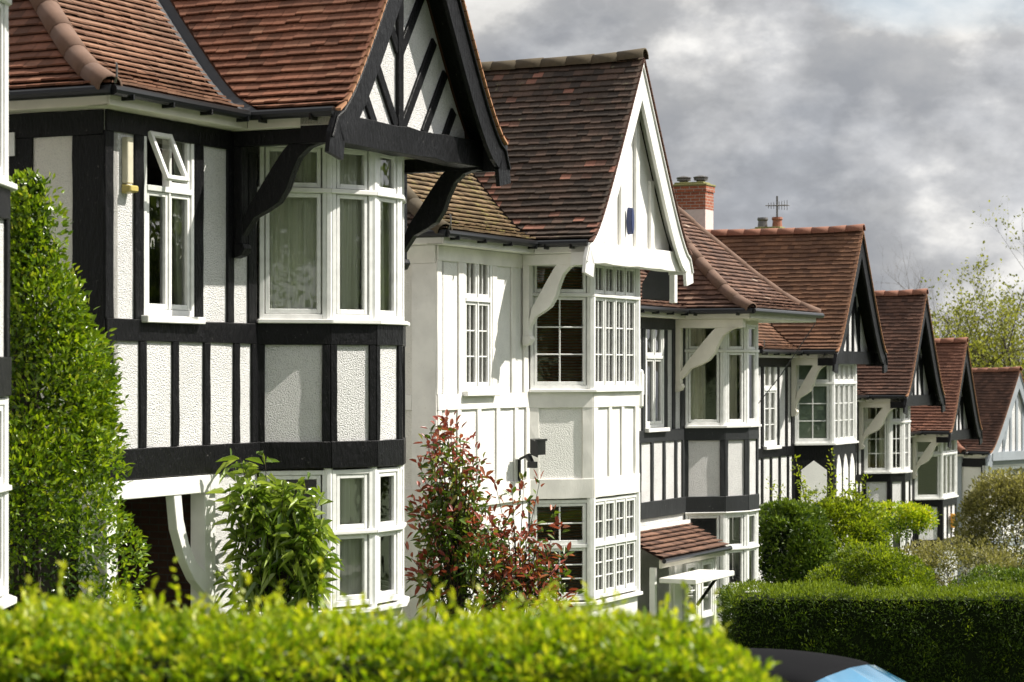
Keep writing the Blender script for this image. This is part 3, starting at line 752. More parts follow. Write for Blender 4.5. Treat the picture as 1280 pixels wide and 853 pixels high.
            for k in range(n3-1):
                mb.f.append((k, k+1, n3+k+1, n3+k)); mb.f.append((2*n3+k, 3*n3+k, 3*n3+k+1, 2*n3+k+1))
                mb.f.append((k, 2*n3+k, 2*n3+k+1, k+1)); mb.f.append((n3+k, n3+k+1, 3*n3+k+1, 3*n3+k))
            mb.f.append((0, n3, 3*n3, 2*n3)); mb.f.append((n3-1, 3*n3-1, 4*n3-1, 2*n3-1))
            part(mb, 'bargeboard', bg_, bv)
            # moulding strip along the barge top
            mb = MB(); pts = [(sg*(u-.015), -(wg+.012), z-.055) for u, z in o_[1:]]; mb.tube(pts, .016, 5); part(mb, 'barge_moulding', bg_)
            # raking soffit behind the barge
            mb = MB()
            for k in range(2, n3-1):
                (u0, z0_), (u1, z1_) = o_[k], o_[k+1]
                mb.quadface([(sg*u0, -(wg-.05), z0_-.035), (sg*u1, -(wg-.05), z1_-.035), (sg*u1, -(wp-.02), z1_-.035), (sg*u0, -(wp-.02), z0_-.035)])
            # eave end cheek
            mb.box(F, min(sg*(hu-.10), sg*(hu-.05)), max(sg*(hu-.10), sg*(hu-.05)), wp-.1, wg-.052, E-.34, E-.04)
            part(mb, 'verge_soffit', bg_, fix=False)
        # verge undercloak
        mb = MB()
        for sg in (-1, 1):
            k_ = 28
            for k in range(k_):
                za, zb_ = TOP*k/k_, TOP*(k+1)/k_-.02
                ua, ub_ = sg*(hu-gpi(za)), sg*(hu-gpi(zb_))
                mb.hexa([(ua, -(wg-.02), E+za-.03), (ua, -(wg+.045), E+za-.03), (ub_, -(wg+.045), E+zb_-.03), (ub_, -(wg-.02), E+zb_-.03),
                         (ua, -(wg-.02), E+za-.002), (ua, -(wg+.045), E+za-.002), (ub_, -(wg+.045), E+zb_-.002), (ub_, -(wg-.02), E+zb_-.002)])
        part(mb, 'verge_tiles', M[P.get('verge', 'verge')])
    # --- chimney
    ch = P.get('chim')
    if ch:
        cu, cw, zc, ztop, pots = ch; C_ = frame((cu, cw), (1, 0)); z1 = E+TOP
        mb = MB(); mb.box(C_, -.28, .28, -.44, .44, z1-.9, z1+zc); part(mb, 'chimney_base', M['pink'])
        mb = MB(); mb.box(C_, -.285, .285, -.445, .445, z1+zc, z1+ztop-.1); mb.box(C_, -.31, .31, -.47, .47, z1+ztop-.22, z1+ztop-.08); cs = part(mb, 'chimney', M['brick'])
        mb = MB(); mb.box(C_, -.33, .33, -.49, .49, z1+ztop-.08, z1+ztop-.03); mb.box(C_, -.24, .24, -.38, .38, z1+ztop-.03, z1+ztop+.02); part(mb, 'chimney_cap', M['moss'], .01, parent=cs)
        for k in range(2):
            c = C_(0, -.22+.44*k, 0); mb = MB()
            def ring(r_, z): return [(c[0]+r_*math.cos(2*math.pi*q/14), c[1]+r_*math.sin(2*math.pi*q/14), z) for q in range(14)]
            zt_ = z1+ztop
            prof_ = [(.10, 0), (.11, .06), (.17, .07), (.17, .11), (.12, .115), (.18, .12), (.185, .15), (.05, .19)] if pots == 'cowl' else [(.15, 0), (.13, .2), (.14, .21), (.16, .24), (.15, .3), (.1, .3)]
            rs = [ring(r_, zt_+z) for r_, z in prof_]
            for a, b_ in zip(rs, rs[1:]): mb.prism(a, b_)
            part(mb, 'chimney_pot', M['metal'] if (pots == 'cowl' or k == 0) else M['pot'], parent=cs, smooth=False)
    return H, F, SD, uc, uj, DB

def pv(nm, fn, mat, parent, bevel=0, **k):
    mb = MB(); fn(mb); return mb.build(nm, M[mat], parent, bevel=bevel, **k)

cg = lambda spans, m='curtain_g': ('curtain', m, spans)
full = {i: cg([(0, 1)]) for i in range(5)}
# house nearest on the left (only its bay end shows)
house(dict(o=(-4.745, 17.10), sill=1.42, bay='bow', wg=1.35, timber='black', barge='black', bracket='black', soffit='cream', wall='stucco', ped='herring', roofs=('tile1', 'tile1b'), ridge='ridge1', nbr=1, ur=1.45,
           label='nearest timbered house, only the end of its bay showing at the left edge', valley=True, vm=.1))
# 1
H1, F1, S1, uc1, uj1, DB1 = house(dict(o=(-2.156, 26.02), sill=.56, bay='bow', wg=1.35, left=2.79, timber='black', barge='black', bracket='black', soffit='cream', wall='stucco', sidewall='stucco_c', ped='herring',
           roofs=('tile1', 'tile1b'), ridge='ridge1', valley=True, vm=.11, porch=True, opened=True, w_ops=(-3.50, -2.60),
           curt={0: cg([(0, 1)]), 1: cg([(0, 1)]), 2: cg([(0, .7)]), 3: cg([(0, 1)]), 4: cg([(0, 1)])}, curtl={1: cg([(.3, 1)], 'curtain_g'), 2: cg([(0, .5)]), 0: cg([(0, .3)])}, wcurt=cg([(0, .12), (.82, 1)], 'curtain_g'),
           label='black and white half timbered house with herringbone gable, nearest complete one'))
def f(mb):
    mb.box(F1, -3.86, -3.76, .002, .075, S+1.27, S+1.72)
pv('alarm_box', f, 'plastic', H1, .008)
def f(mb): mb.prism([F1(x, .003, z) for x, z in ((-3.87, S+1.17), (-3.75, S+1.17), (-3.75, S+1.265), (-3.87, S+1.265))], [F1(x, .11, z) for x, z in ((-3.86, S+1.19), (-3.72, S+1.19), (-3.72, S+1.25), (-3.86, S+1.25))])
pv('sensor', f, 'yellowp', H1, .01)
def f(mb):
    s = DB1-1.08
    mb.box(S1, s-.12, s+.05, .029, .045, S+1.55, S+1.78)
pv('air_vent', f, 'upvc', H1)
# 2
def patch2(h, r_): 
    return (r_ > .45 and r_ < .95 and -1.9 < h+r_*.5 < -.4 and random.random() < .55) or (.18 < r_ < .22 and random.random() < .25)
H2, F2, S2, uc2, uj2, DB2 = house(dict(o=(.916, 35.31), sill=-.26, bay='cant', wg=1.15, left=2.96, timber='whitet', barge='white', nbr=1, bracket='whitet', soffit='cream', pd=.22, wall='stucco_w', sidewall='stucco_c', ped='studs', pedtimber='whitet',
           verge='vergew', roofs=('tile2', 'tile2m'), ridge='ridge2', vm=.01, wmun=(2, 3), fascia='whitet', gwin=True, patchy=patch2, w_ops=(-3.76, -2.87), wcurt=cg([(0, .25), (.35, .65), (.75, 1)], 'curtain_c'),
           curt={0: ('slats', 'woodblind', [(0, 1)]), 1: ('slats', 'woodblind', [(0, 1)])}, curtl={0: ('slats', 'woodblind', [(0, 1)]), 1: ('slats', 'woodblind', [(0, 1)])}, chim=(.1, -3.1, .5, 1.25, 'cowl'),
           label='all white half timbered house with dark weathered tile roof'))
def f(mb):
    n = 14; c = (-.12, S+2.52)
    G = frame((0, 1.15-.22), (1, 0))
    ring = lambda t, k: [G(c[0]+.055*k*math.cos(2*math.pi*i/n), t, c[1]+.21*k*math.sin(2*math.pi*i/n)) for i in range(n)]
    mb.prism(ring(.03, 1), ring(.12, .95))
pv('alarm_box', f, 'blue', H2, .008)
def f(mb):
    mb.box(F2, -2.02, -1.98, .03, .06, S-1.52, S-1.0); mb.tube([F2(-2.0, .05, S-1.0), F2(-2.0, .2, S-.93)], .02, 6)
    def T(s, t, z): return F2(-1.92+s, .3+t, S-.82+z-.35*t)
    mb.box(T, -.16, .16, -.05, .05, -.1, .1); mb.box(T, -.19, -.17, -.03, .08, -.12, .1); mb.box(T, -.2, .2, .05, .06, .1, .13)
    mb.tube([F2(-2.0, .18, S-.95), F2(-2.07, .28, S-1.06)], [.05, .04], 8); mb.box(F2, -2.12, -2.02, .22, .34, S-1.12, S-1.03)
pv('floodlight', f, 'gutter', H2)
def f(mb):   # white overflow hood at the far end of the bay sill
    G = frame((.93, .6), (1, 0)); mb.box(G, 0, .12, 0, .16, S-.30, S+.30); mb.box(G, .02, .2, .02, .14, S-.12, S+.25)
pv('vent_hood', f, 'white', H2, .03)
def f(mb):
    G = frame((2.3, .22), (0, 1)); pts = [(0, 1.44), (.48, 1.40), (.48, 1.98), (.30, 1.97), (.12, 1.86), (.0, 1.68)]
    mb.prism([G(x, .0, S+z) for x, z in pts], [G(x, -.12, S+z) for x, z in pts])
pv('lead_cheek', f, 'lead', H2)
def f(mb): mb.box(F2, 2.27, 2.40, .701, .79, S+1.36, S+2.0)
pv('cheek_board', f, 'white', H2, .006)
# 3
H3, F3, S3, uc3, uj3, DB3 = house(dict(o=(3.749, 44.12), sill=-1.0, bay='bow', wg=1.56, hip=True, nbr=1, left=2.85, timber='charcoal', barge='charcoal', bracket='cream', soffit='cream', wall='stucco', ped='studs',
           roofs=('tile3', 'tile3'), ridge='ridge1', vm=.02, fascia='cream', headmould=True, w_ops=(-3.30, -2.40),
           curt={0: cg([(0, .62)], 'curtain_c'), 1: cg([(.3, .75)], 'curtain_c')}, curtl={},
           label='half timbered house with hipped roof over its bay and tiled porch'))
# porch of house 3: tiled lean-to with flat canopy before it
ro = MB(); ti = []
pr = lambda r_: .50*r_
zp = S-2.2; pu0, pu1 = uc3-.45, uj3+.02; wpz = .87
slope_tiles(ro, ti, (0, wpz), (1, 0), (0, -1), pr, wpz-.05, lambda z: (pu0, pu1), zp, gauge=.13, tw=.2)
ro.build('porch_roof', M['tile3'], H3, fix=False, tint=ti)
def f(mb): mb.box(F3, pu0, pu1, .046, .12, zp+.37, zp+.47)
pv('lead_flashing', f, 'stucco_c', H3)
def f(mb): mb.box(F3, pu0+.05, pu1-.05, wpz-.08, wpz-.05, zp-.16, zp-.02)
pv('fascia', f, 'cream', H3)
def f(mb): mb.tube([F3(pu0, wpz+.03, zp-.03), F3(pu1+.02, wpz+.03, zp-.03)], .042, 8)
pv('gutter', f, 'gutter', H3)
def f(mb): mb.box(F3, pu1-.03, pu1-.005, .05, wpz-.1, zp-.16, zp-.02)
pv('fascia', f, 'cream', H3)
for x in (pu0+.15, pu0+1.1, -2.35, pu1-.2):
    def f(mb): mb.box(F3, x, x+.1, wpz-.3, wpz-.2, 0, zp-.16)
    pv('porch_post', f, 'white', H3, .004)
def f(mb): mb.box(F3, -4.5, -2.55, wpz-.12, wpz+.55, zp-.42, zp-.33)
pv('door_canopy', f, 'whitet', H3, .01)
def f(mb): mb.tube([F3(-2.75, wpz-.08, zp-.95), F3(-2.75, wpz+.3, zp-.43)], .03, 6)
pv('canopy_bracket', f, 'black', H3)
window(H3, frame((-2.22, wpz-.2), (1, 0)), 0, .62, .3, zp-.2, cols=1, mun=(1, 2))
window(H3, frame((-3.0, wpz-.2), (1, 0)), 0, .62, .3, zp-.2, cols=1, mun=(1, 2))
def f(mb): mb.box(F3, -3.6, -3.05, wpz-.29, wpz-.25, 0, 1.5)
pv('front_door', f, 'white', H3)
def f(mb):
    a, b_ = Vector(F3(1.9, 1.5, S+1.95)), Vector(F3(1.45, .25, S+.1)); mb.tube([a, a.lerp(b_, .5)+Vector((0, 0, -.08)), b_], .009, 5)
pv('cable', f, 'gutter', H3)
for (hh, ff, x_) in ((H1, F1, 1.62), (H2, F2, 1.86), (H3, F3, 1.62)):
    def f(mb): mb.tube([ff(x_, .08, .1), ff(x_, .08, S+1.7), ff(x_, .2, S+1.9)], .035, 8)
    pv('downpipe', f, 'gutter' if hh is not H2 else 'white', hh)
# 4
H4 = house(dict(o=(7.157, 54.81), nbr=1, sill=-1.65, bay='cant', wg=1.145, left=2.9, timber='black', barge='black', bracket='cream', soffit='cream', wall='stucco', ped='fan', lancet=True, near=False, wmun=(1, 3),
           roofs=('tile4', 'tile4'), ridge='ridge4', vm=.02, curt={0: ('flat', 'blind', [(0, 1)]), 1: ('flat', 'curtain_c', [(0, 1)])}, wcurt=('flat', 'curtain_c', [(0, 1)]), chim=(.3, -3.2, .60, 1.25, 'cowl'),
           label='black and white house with russet roof and white pointed arch panels under its bay'))[0]
# 5
H5 = house(dict(o=(10.29, 65.42), nbr=1, sill=-2.78, bay='bow', wg=1.40, left=2.85, timber='black', barge='black', bracket='cream', soffit='cream', wall='stucco', ped='fan', near=False, bowmun=(2, 3),
           roofs=('tile5', 'tile5'), ridge='ridge4', vm=.02, chim=(.1, -3.2, 1.2, 1.95, 'pot'), curt={0: cg([(0, .3), (.7, 1)], 'curtain_c')},
           label='black and white house with umber roof and a clay potted chimney behind'))[0]
def f(mb):
    c = Vector((.0, 2.95, E+TOP+1.9)); mb.tube([c-Vector((0, 0, .8)), c+Vector((0, 0, .95))], .03, 5)
    a = c+Vector((0, 0, .68)); mb.tube([a+Vector((-.1, .32, 0)), a+Vector((.1, -.32, 0))], .014, 4)
    for k in range(8):
        y = -.3+k*.08; l_ = .24-.015*k; mb.tube([a+Vector((-l_, y, .0)), a+Vector((l_, y, 0))], .009, 4); mb.tube([a+Vector((0, y, -l_*.6)), a+Vector((0, y, l_*.6))], .009, 4)
pv('aerial', f, 'metal', H5)
# 6
H6 = house(dict(o=(13.35, 74.61), nbr=1, sill=-4.0, bay='cant', wg=1.27, left=2.9, timber='black', barge='black', bracket='cream', soffit='cream', wall='stucco', ped='fan', near=False,
           roofs=('tile6', 'tile6'), ridge='ridge4', vm=.02, curt={0: ('slats', 'curtain_c', [(0, 1)]), 1: ('flat', 'curtain_c', [(0, 1)])}, plainwin=True, headmould=True,
           label='black and white house with rust red roof and slatted blinds in its bay'))[0]
def f(mb): mb.box(frame((-.895+.9, .71), (1, 0)), 0, .2, .05, .15, S-1.0, S-.55)
pv('lantern', f, 'amber', H6, .01)
# 7
H7 = house(dict(o=(17.0, 82.6), nbr=0, pd=.12, nowin=True, sidewall='stucco_c', yaw=42, sill=-4.92, bay='cant', wg=1.2, left=.3, timber='greyt', barge='greyt', bracket='greyt', soffit='cream', wall='stucco', ped='fan', near=False,
           roofs=('tile5', 'tile5'), ridge='ridge4', vm=.02, label='farthest house with pale grey timbers, turned towards the road'))[0]
tmg = M['greyt']; FW = frame((-1.84, .92), (1, 0)); SW = frame((-1.84, -.2), (0, 1))
def f(mb): wall_boxes(mb, FW, 0, 3.68, 0, S+1.97, -.18, 0, [(.35, 3.3, S+.3, S+1.6), (.35, 3.3, 1.0, S-1.3)])
pv('front_wall', f, 'stucco_w', H7)
def f(mb): mb.box(SW, .001, 1.119, -.15, 0, 0, S+1.97)
pv('side_wall', f, 'stucco_c', H7)
for z0_, z1_ in ((S+1.66, S+1.9), (S-.1, S+.2), (S-1.2, S-.95)):
    def f(mb): mb.box(FW, -.01, 3.69, .001, .03, z0_, z1_)
    pv('beam', f, 'greyt', H7)
for x_ in (0, .9, 1.75, 2.6, 3.5):
    def f(mb): mb.box(FW, x_, x_+.16, .001, .026, S-.95, S-.1)
    pv('stud', f, 'greyt', H7)
window(H7, FW, .36, 3.29, S+.31, S+1.59, cols=6, zt=S+1.15, mun=(1, 2), bev=False, curtain=('flat', 'curtain_c', [(0, .4), (.7, 1)]))
window(H7, FW, .36, 3.29, 1.01, S-1.31, cols=6, zt=S-1.75, mun=(1, 2), bev=False)
for a_, b_, c_, d_ in ((0, .14, 0, S+1.9), (.96, 1.13, 0, S+1.9), (.14, .96, S+1.6, S+1.9), (.14, .96, S-1.25, S-1.0)):
    def f(mb): mb.box(SW, a_, b_, .001, .03, c_, d_)
    pv('stud' if b_-a_ < .3 else 'beam', f, 'black', H7)
def f(mb): mb.box(FW, -.03, .12, -.1, .035, 0, S+1.66)
pv('corner_board', f, 'white', H7)
#@@VEG
# ------------------------------------------------------------------ vegetation
def unit(a): return a/np.maximum(np.linalg.norm(a, axis=1, keepdims=True), 1e-9)
def leaf_mesh(name, C, A, L_, W_, mat, tint, parent=None, fold=.22, droop=0):
    """C: leaf bases, A: leaf axes. Each leaf is a folded pointed blade of two quads."""
    N = len(C); A = unit(A); L_ = np.broadcast_to(L_, (N,))[:, None]; W_ = np.broadcast_to(W_, (N,))[:, None]
    B = unit(np.cross(A, rng.normal(size=(N, 3)) + np.array([0, 0, 1.2]))); Nn = np.cross(A, B); Nn = np.where(Nn[:, 2:3] < 0, -Nn, Nn)
    dz = np.array([0, 0, -1.0])*L_*droop
    P = np.stack([C, C+A*L_*.3+B*W_*.5+Nn*W_*fold, C+A*L_*.7+B*W_*.38+Nn*W_*fold*.8+dz*.5, C+A*L_+dz, C+A*L_*.7-B*W_*.38+Nn*W_*fold*.8+dz*.5, C+A*L_*.3-B*W_*.5+Nn*W_*fold], axis=1).reshape(-1, 3)
    base = (np.arange(N)*6)[:, None]
    F = np.concatenate([base+np.array([[0, 1, 2, 3]]), base+np.array([[0, 3, 4, 5]])], axis=1).reshape(-1)
    me = bpy.data.meshes.new(name); me.vertices.add(len(P)); me.vertices.foreach_set('co', P.reshape(-1).astype(np.float32))
    me.loops.add(len(F)); me.loops.foreach_set('vertex_index', F.astype(np.int32))
    nf = N*2; me.polygons.add(nf); me.polygons.foreach_set('loop_start', np.arange(nf, dtype=np.int32)*4); me.polygons.foreach_set('loop_total', np.full(nf, 4, dtype=np.int32))
    me.update(calc_edges=True); me.materials.append(mat)
    a = me.attributes.new('tint', 'FLOAT', 'FACE'); a.data.foreach_set('value', np.repeat(np.clip(tint, 0, 1), 2).astype(np.float32))
    o = bpy.data.objects.new(name, me); COL.objects.link(o)
    if parent: o.parent = parent
    return o
def rdirs(n): return unit(rng.normal(size=(n, 3)))
def clumps(centres, normals, n_per, rad, out=.7, jit=.25):
    """leaf bases/axes on little outward-facing tufts"""
    K = len(centres); C = np.repeat(centres, n_per, axis=0); Nn = np.repeat(normals, n_per, axis=0)
    d = unit(rdirs(K*n_per) + Nn*out); r = np.repeat(rad, n_per)[:, None] if hasattr(rad, '__len__') else rad
    pos = C + d*r*rng.uniform(.55, 1, size=(K*n_per, 1)); ax = unit(d + rdirs(K*n_per)*.7 + np.array([0, 0, .35]))
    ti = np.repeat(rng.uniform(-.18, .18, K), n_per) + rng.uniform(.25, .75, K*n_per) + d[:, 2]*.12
    return pos, ax, ti
ML = {}
ML['privet'] = m_leaf('golden_privet_leaf', [(0, (.035, .085, .004)), (.4, (.13, .225, .007)), (.75, (.29, .37, .010)), (1, (.50, .50, .03))], .42, .38)
ML['yew'] = m_leaf('clipped_hedge_leaf', [(0, (.012, .028, .005)), (.5, (.055, .095, .010)), (1, (.24, .31, .018))], .3, .55, .25)
ML['shrub'] = m_leaf('glossy_shrub_leaf', [(0, (.015, .04, .003)), (.4, (.09, .165, .006)), (.8, (.26, .35, .012)), (1, (.42, .40, .05))], .35, .3, .6)
ML['dark'] = m_leaf('dark_shrub_leaf', [(0, (.012, .03, .004)), (.5, (.05, .095, .010)), (1, (.17, .24, .02))], .25, .4)
ML['bright'] = m_leaf('spring_leaf', [(0, (.05, .09, .006)), (.5, (.20, .26, .012)), (1, (.42, .44, .03))], .45, .5)
ML['olive'] = m_leaf('olive_leaf', [(0, (.05, .055, .02)), (.5, (.19, .18, .06)), (1, (.38, .35, .15))], .3, .6)
ML['photinia'] = m_leaf('photinia_leaf', [(0, (.02, .04, .006)), (.38, (.10, .17, .015)), (.5, (.20, .20, .03)), (.62, (.17, .035, .025)), (.85, (.30, .06, .04)), (1, (.42, .15, .09))], .3, .35, .5)
ML['oliveg'] = m_leaf('budding_leaf', [(0, (.06, .08, .01)), (.5, (.19, .205, .03)), (1, (.33, .33, .06))], .4, .6)
ML['long'] = m_leaf('lance_leaf', [(0, (.02, .045, .006)), (.45, (.12, .20, .02)), (1, (.34, .42, .08))], .3, .25, .6)
M['bark'] = m_plain('bark', (.10, .075, .05), .9); M['darkbark'] = m_plain('dark_bark', (.045, .035, .028), .9)
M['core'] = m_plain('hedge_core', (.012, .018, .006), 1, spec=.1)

def stem_mesh(name, paths, mat, parent, n=5):
    mb = MB()
    for pts, rads in paths: mb.tube(pts, rads, n, cap=False)
    return mb.build(name, mat, parent, fix=False, smooth=True)

# foreground golden hedge, across the view
def hedge_near():
    x0, x1, y0, y1, zt_ = -4.2, .86, 7.55, 8.45, -.885
    H = empty('hedge', ((x0+x1)/2, (y0+y1)/2, gz(0, 8)), label='bright golden green privet hedge closest to the camera', cat='hedge')
    oz = gz(0, 8); off = np.array([(x0+x1)/2, (y0+y1)/2, oz])
    def top(x): return zt_ - .02*np.clip(x+.6, 0, 1) - .16*np.clip((x-.45)/.45, 0, 1)**1.6 + .018*np.sin(x*3.1) + .012*np.sin(x*7.7+1)
    mb = MB(); n = 20
    xs = np.linspace(x0+.1, x1-.16, n)
    for a, b_ in zip(xs, xs[1:]):
        za, zb_ = float(top(a))-.13, float(top(b_))-.13
        mb.hexa([(a, y0+.14, oz), (b_, y0+.14, oz), (b_, y1-.14, oz), (a, y1-.14, oz), (a, y0+.14, za), (b_, y0+.14, zb_), (b_, y1-.14, zb_), (a, y1-.14, za)])
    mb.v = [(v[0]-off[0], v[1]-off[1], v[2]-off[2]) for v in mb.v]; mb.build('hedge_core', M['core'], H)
    cs, ns = [], []
    # top tufts
    k = 2300; x = rng.uniform(x0, x1-.03, k); y = rng.uniform(y0, y1, k)
    ed = np.minimum(np.minimum(y-y0, y1-y), x1-x); z = top(x) - .10*np.clip(1-ed/.16, 0, 1)**2 + rng.normal(0, .014, k) - .05
    cs.append(np.stack([x, y, z], 1)); nn_ = np.stack([np.zeros(k), (y-(y0+y1)/2)*1.2, np.ones(k)], 1); ns.append(unit(nn_))
    k = 2600; x = rng.uniform(x0, x1-.03, k); z = top(x)-.06 - rng.uniform(0, 1, k)**1.5*(1.9); y = y0+.05+rng.normal(0, .05, k)+.03*np.sin(x*9+z*7)
    cs.append(np.stack([x, y, z], 1)); ns.append(np.tile([0, -1, .35], (k, 1)))
    k = 500; y = rng.uniform(y0, y1, k); z = top(np.full(k, x1))-.03-rng.uniform(0, 1, k)*1.9; cs.append(np.stack([np.full(k, x1-.04)+rng.normal(0, .03, k), y, z], 1)); ns.append(np.tile([1, 0, .3], (k, 1)))
    k = 500; x = rng.uniform(x0, x1, k); z = top(x)-.05-rng.uniform(0, 1, k)*1.9; cs.append(np.stack([x, np.full(k, y1-.03), z], 1)); ns.append(np.tile([0, 1, .3], (k, 1)))
    C, Nn = np.concatenate(cs), unit(np.concatenate(ns).astype(float))
    pos, ax, ti = clumps(C, Nn, 12, rng.uniform(.04, .08, len(C)), out=.8); ti = ti + np.repeat(rng.normal(0, .13, len(C)), 12)
    # upright shoots standing out of the clipped top
    k = 380; x = rng.uniform(x0, x1-.1, k); y = rng.uniform(y0+.05, y1-.02, k); h = rng.uniform(.05, .16, k)*np.where(rng.random(k) < .12, 1.5, .75)
    sp, sa, st_ = [], [], []
    for i in range(k):
        b0 = np.array([x[i], y[i], top(x[i])-.04]); ln = rng.normal(0, .18, 2)
        for j in range(9):
            f = (j+1)/9; p = b0 + np.array([ln[0]*h[i]*f, ln[1]*h[i]*f, (h[i]+.03)*f]); d = rdirs(1)[0]; d[2] = abs(d[2])*.6+.45
            sp.append(p); sa.append(d); st_.append(.5+.4*f+rng.uniform(-.1, .15))
    pos = np.concatenate([pos, np.array(sp)])-off; ax = np.concatenate([ax, np.array(sa)]); ti = np.concatenate([ti+.08, np.array(st_)])
    N = len(pos); leaf_mesh('foliage', pos, ax, rng.uniform(.026, .045, N), rng.uniform(.014, .022, N), ML['privet'], ti-.04, H)
hedge_near()

def hedge_far():
    x0, x1, y0, y1, zt_ = 2.60, 10.5, 27.4, 28.6, -2.63
    oz = gz(6, 28)-.1; off = np.array([(x0+x1)/2, (y0+y1)/2, oz])
    H = empty('hedge', tuple(off), label='clipped evergreen hedge, sunlight tinted into its top and shade into its face, behind the black car', cat='hedge')
    top = lambda x, y: zt_ + .03*np.sin(x*2.3)+.02*np.sin(x*6.1+y)+.012*np.sin(x*13+1) - .03*(x-3)/7
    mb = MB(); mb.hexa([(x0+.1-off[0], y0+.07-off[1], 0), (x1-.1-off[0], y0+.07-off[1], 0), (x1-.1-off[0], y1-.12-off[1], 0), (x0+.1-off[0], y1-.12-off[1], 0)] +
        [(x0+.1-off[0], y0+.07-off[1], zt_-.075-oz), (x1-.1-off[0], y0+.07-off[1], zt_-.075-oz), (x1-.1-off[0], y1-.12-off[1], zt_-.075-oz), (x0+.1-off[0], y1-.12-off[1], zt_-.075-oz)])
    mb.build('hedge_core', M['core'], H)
    cs, ns, tt = [], [], []
    k = 3000; x = rng.uniform(x0, x1, k); y = rng.uniform(y0, y1, k); ed = np.minimum(np.minimum(y-y0, y1-y), x-x0)
    cs.append(np.stack([x, y, top(x, y)-.05-.07*np.clip(1-ed/.14, 0, 1)**2+rng.normal(0, .012, k)], 1)); ns.append(np.tile([0, 0, 1.], (k, 1))); tt.append(np.full(k, .34))  # raised tint puts sunlight on the top into the leaf colour
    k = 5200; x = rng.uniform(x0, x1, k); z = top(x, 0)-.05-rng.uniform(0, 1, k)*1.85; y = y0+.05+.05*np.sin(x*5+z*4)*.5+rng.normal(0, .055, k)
    cs.append(np.stack([x, y, z], 1)); ns.append(np.tile([0, -1, .25], (k, 1))); tt.append(np.full(k, -.03)+.42*(rng.random(k) < .07))  # lower tint paints the shade of the face, with sparse lighter tufts
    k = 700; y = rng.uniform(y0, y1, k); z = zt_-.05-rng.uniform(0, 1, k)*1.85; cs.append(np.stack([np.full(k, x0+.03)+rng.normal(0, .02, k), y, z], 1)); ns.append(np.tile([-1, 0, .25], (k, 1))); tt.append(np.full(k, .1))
    C, Nn, T = np.concatenate(cs), unit(np.concatenate(ns)), np.concatenate(tt)
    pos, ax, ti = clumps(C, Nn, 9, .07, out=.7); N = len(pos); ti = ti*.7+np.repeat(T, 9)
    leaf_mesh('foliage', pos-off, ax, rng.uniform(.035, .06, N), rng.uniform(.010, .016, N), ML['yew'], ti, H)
hedge_far()

# tall columnar shrub beside house 1
def tall_shrub():
    c0 = np.array([-4.27, 20.75]); zb_ = gz(-4.3, 20.7); zt_ = 1.72; H_ = zt_-zb_
    H = empty('evergreen_shrub', (c0[0], c0[1], zb_), label='tall tapering glossy green shrub against the shaded side wall', cat='shrub')
    # radius profile by height fraction, measured on the outline
    hf = [0, .22, .4, .5, .62, .7, .83, .9, .96, 1]; rr = [.94, .95, .93, .72, .57, .47, .31, .18, .13, .06]
    Cs, Ns = [], []
    for i in range(58):
        h = rng.uniform(0.02, .97); an = i*2.39996; pr_ = np.interp(h, hf, rr); lr = min(.17+.26*rng.random(), .16+pr_*.42); rc = max(pr_-lr*rng.uniform(.65, 1.25), 0)
        kk = int(30+240*lr*lr/.12); d = rdirs(kk); o_ = np.array([np.cos(an), np.sin(an), .15]); d = np.where((d@o_)[:, None] < -.25, -d, d)
        Cs.append(np.array([rc*np.cos(an), rc*np.sin(an)*.85, h*H_])+d*np.array([lr, lr, lr*1.25])); Ns.append(unit(d+o_*.3))
    C = np.concatenate(Cs); C[:, 2] = np.minimum(C[:, 2], H_*.99); Nn = np.concatenate(Ns); k = len(C)
    pos, ax, ti = clumps(C, Nn, int(34000/k), rng.uniform(.05, .15, k), out=.9); N = len(pos)
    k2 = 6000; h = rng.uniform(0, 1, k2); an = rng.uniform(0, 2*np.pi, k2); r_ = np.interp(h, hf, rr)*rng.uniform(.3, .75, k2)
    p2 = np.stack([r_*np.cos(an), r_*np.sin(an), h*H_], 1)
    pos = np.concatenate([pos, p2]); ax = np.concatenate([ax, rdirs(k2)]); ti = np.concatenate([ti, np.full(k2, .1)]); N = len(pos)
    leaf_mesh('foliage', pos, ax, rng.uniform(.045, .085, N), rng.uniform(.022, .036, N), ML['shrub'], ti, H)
    ps = []
    for i in range(9):
        a = rng.uniform(0, 6.28); rr_ = rng.uniform(.1, .5); hh = H_*rng.uniform(.6, .95)
        ps.append(([(0.1*math.cos(a), .1*math.sin(a), -.1), (rr_*.6*math.cos(a), rr_*.5*math.sin(a), hh*.5), (rr_*.3*math.cos(a), rr_*.3*math.sin(a), hh)], [.035, .022, .006]))
    stem_mesh('stem', ps, M['darkbark'], H)
tall_shrub()

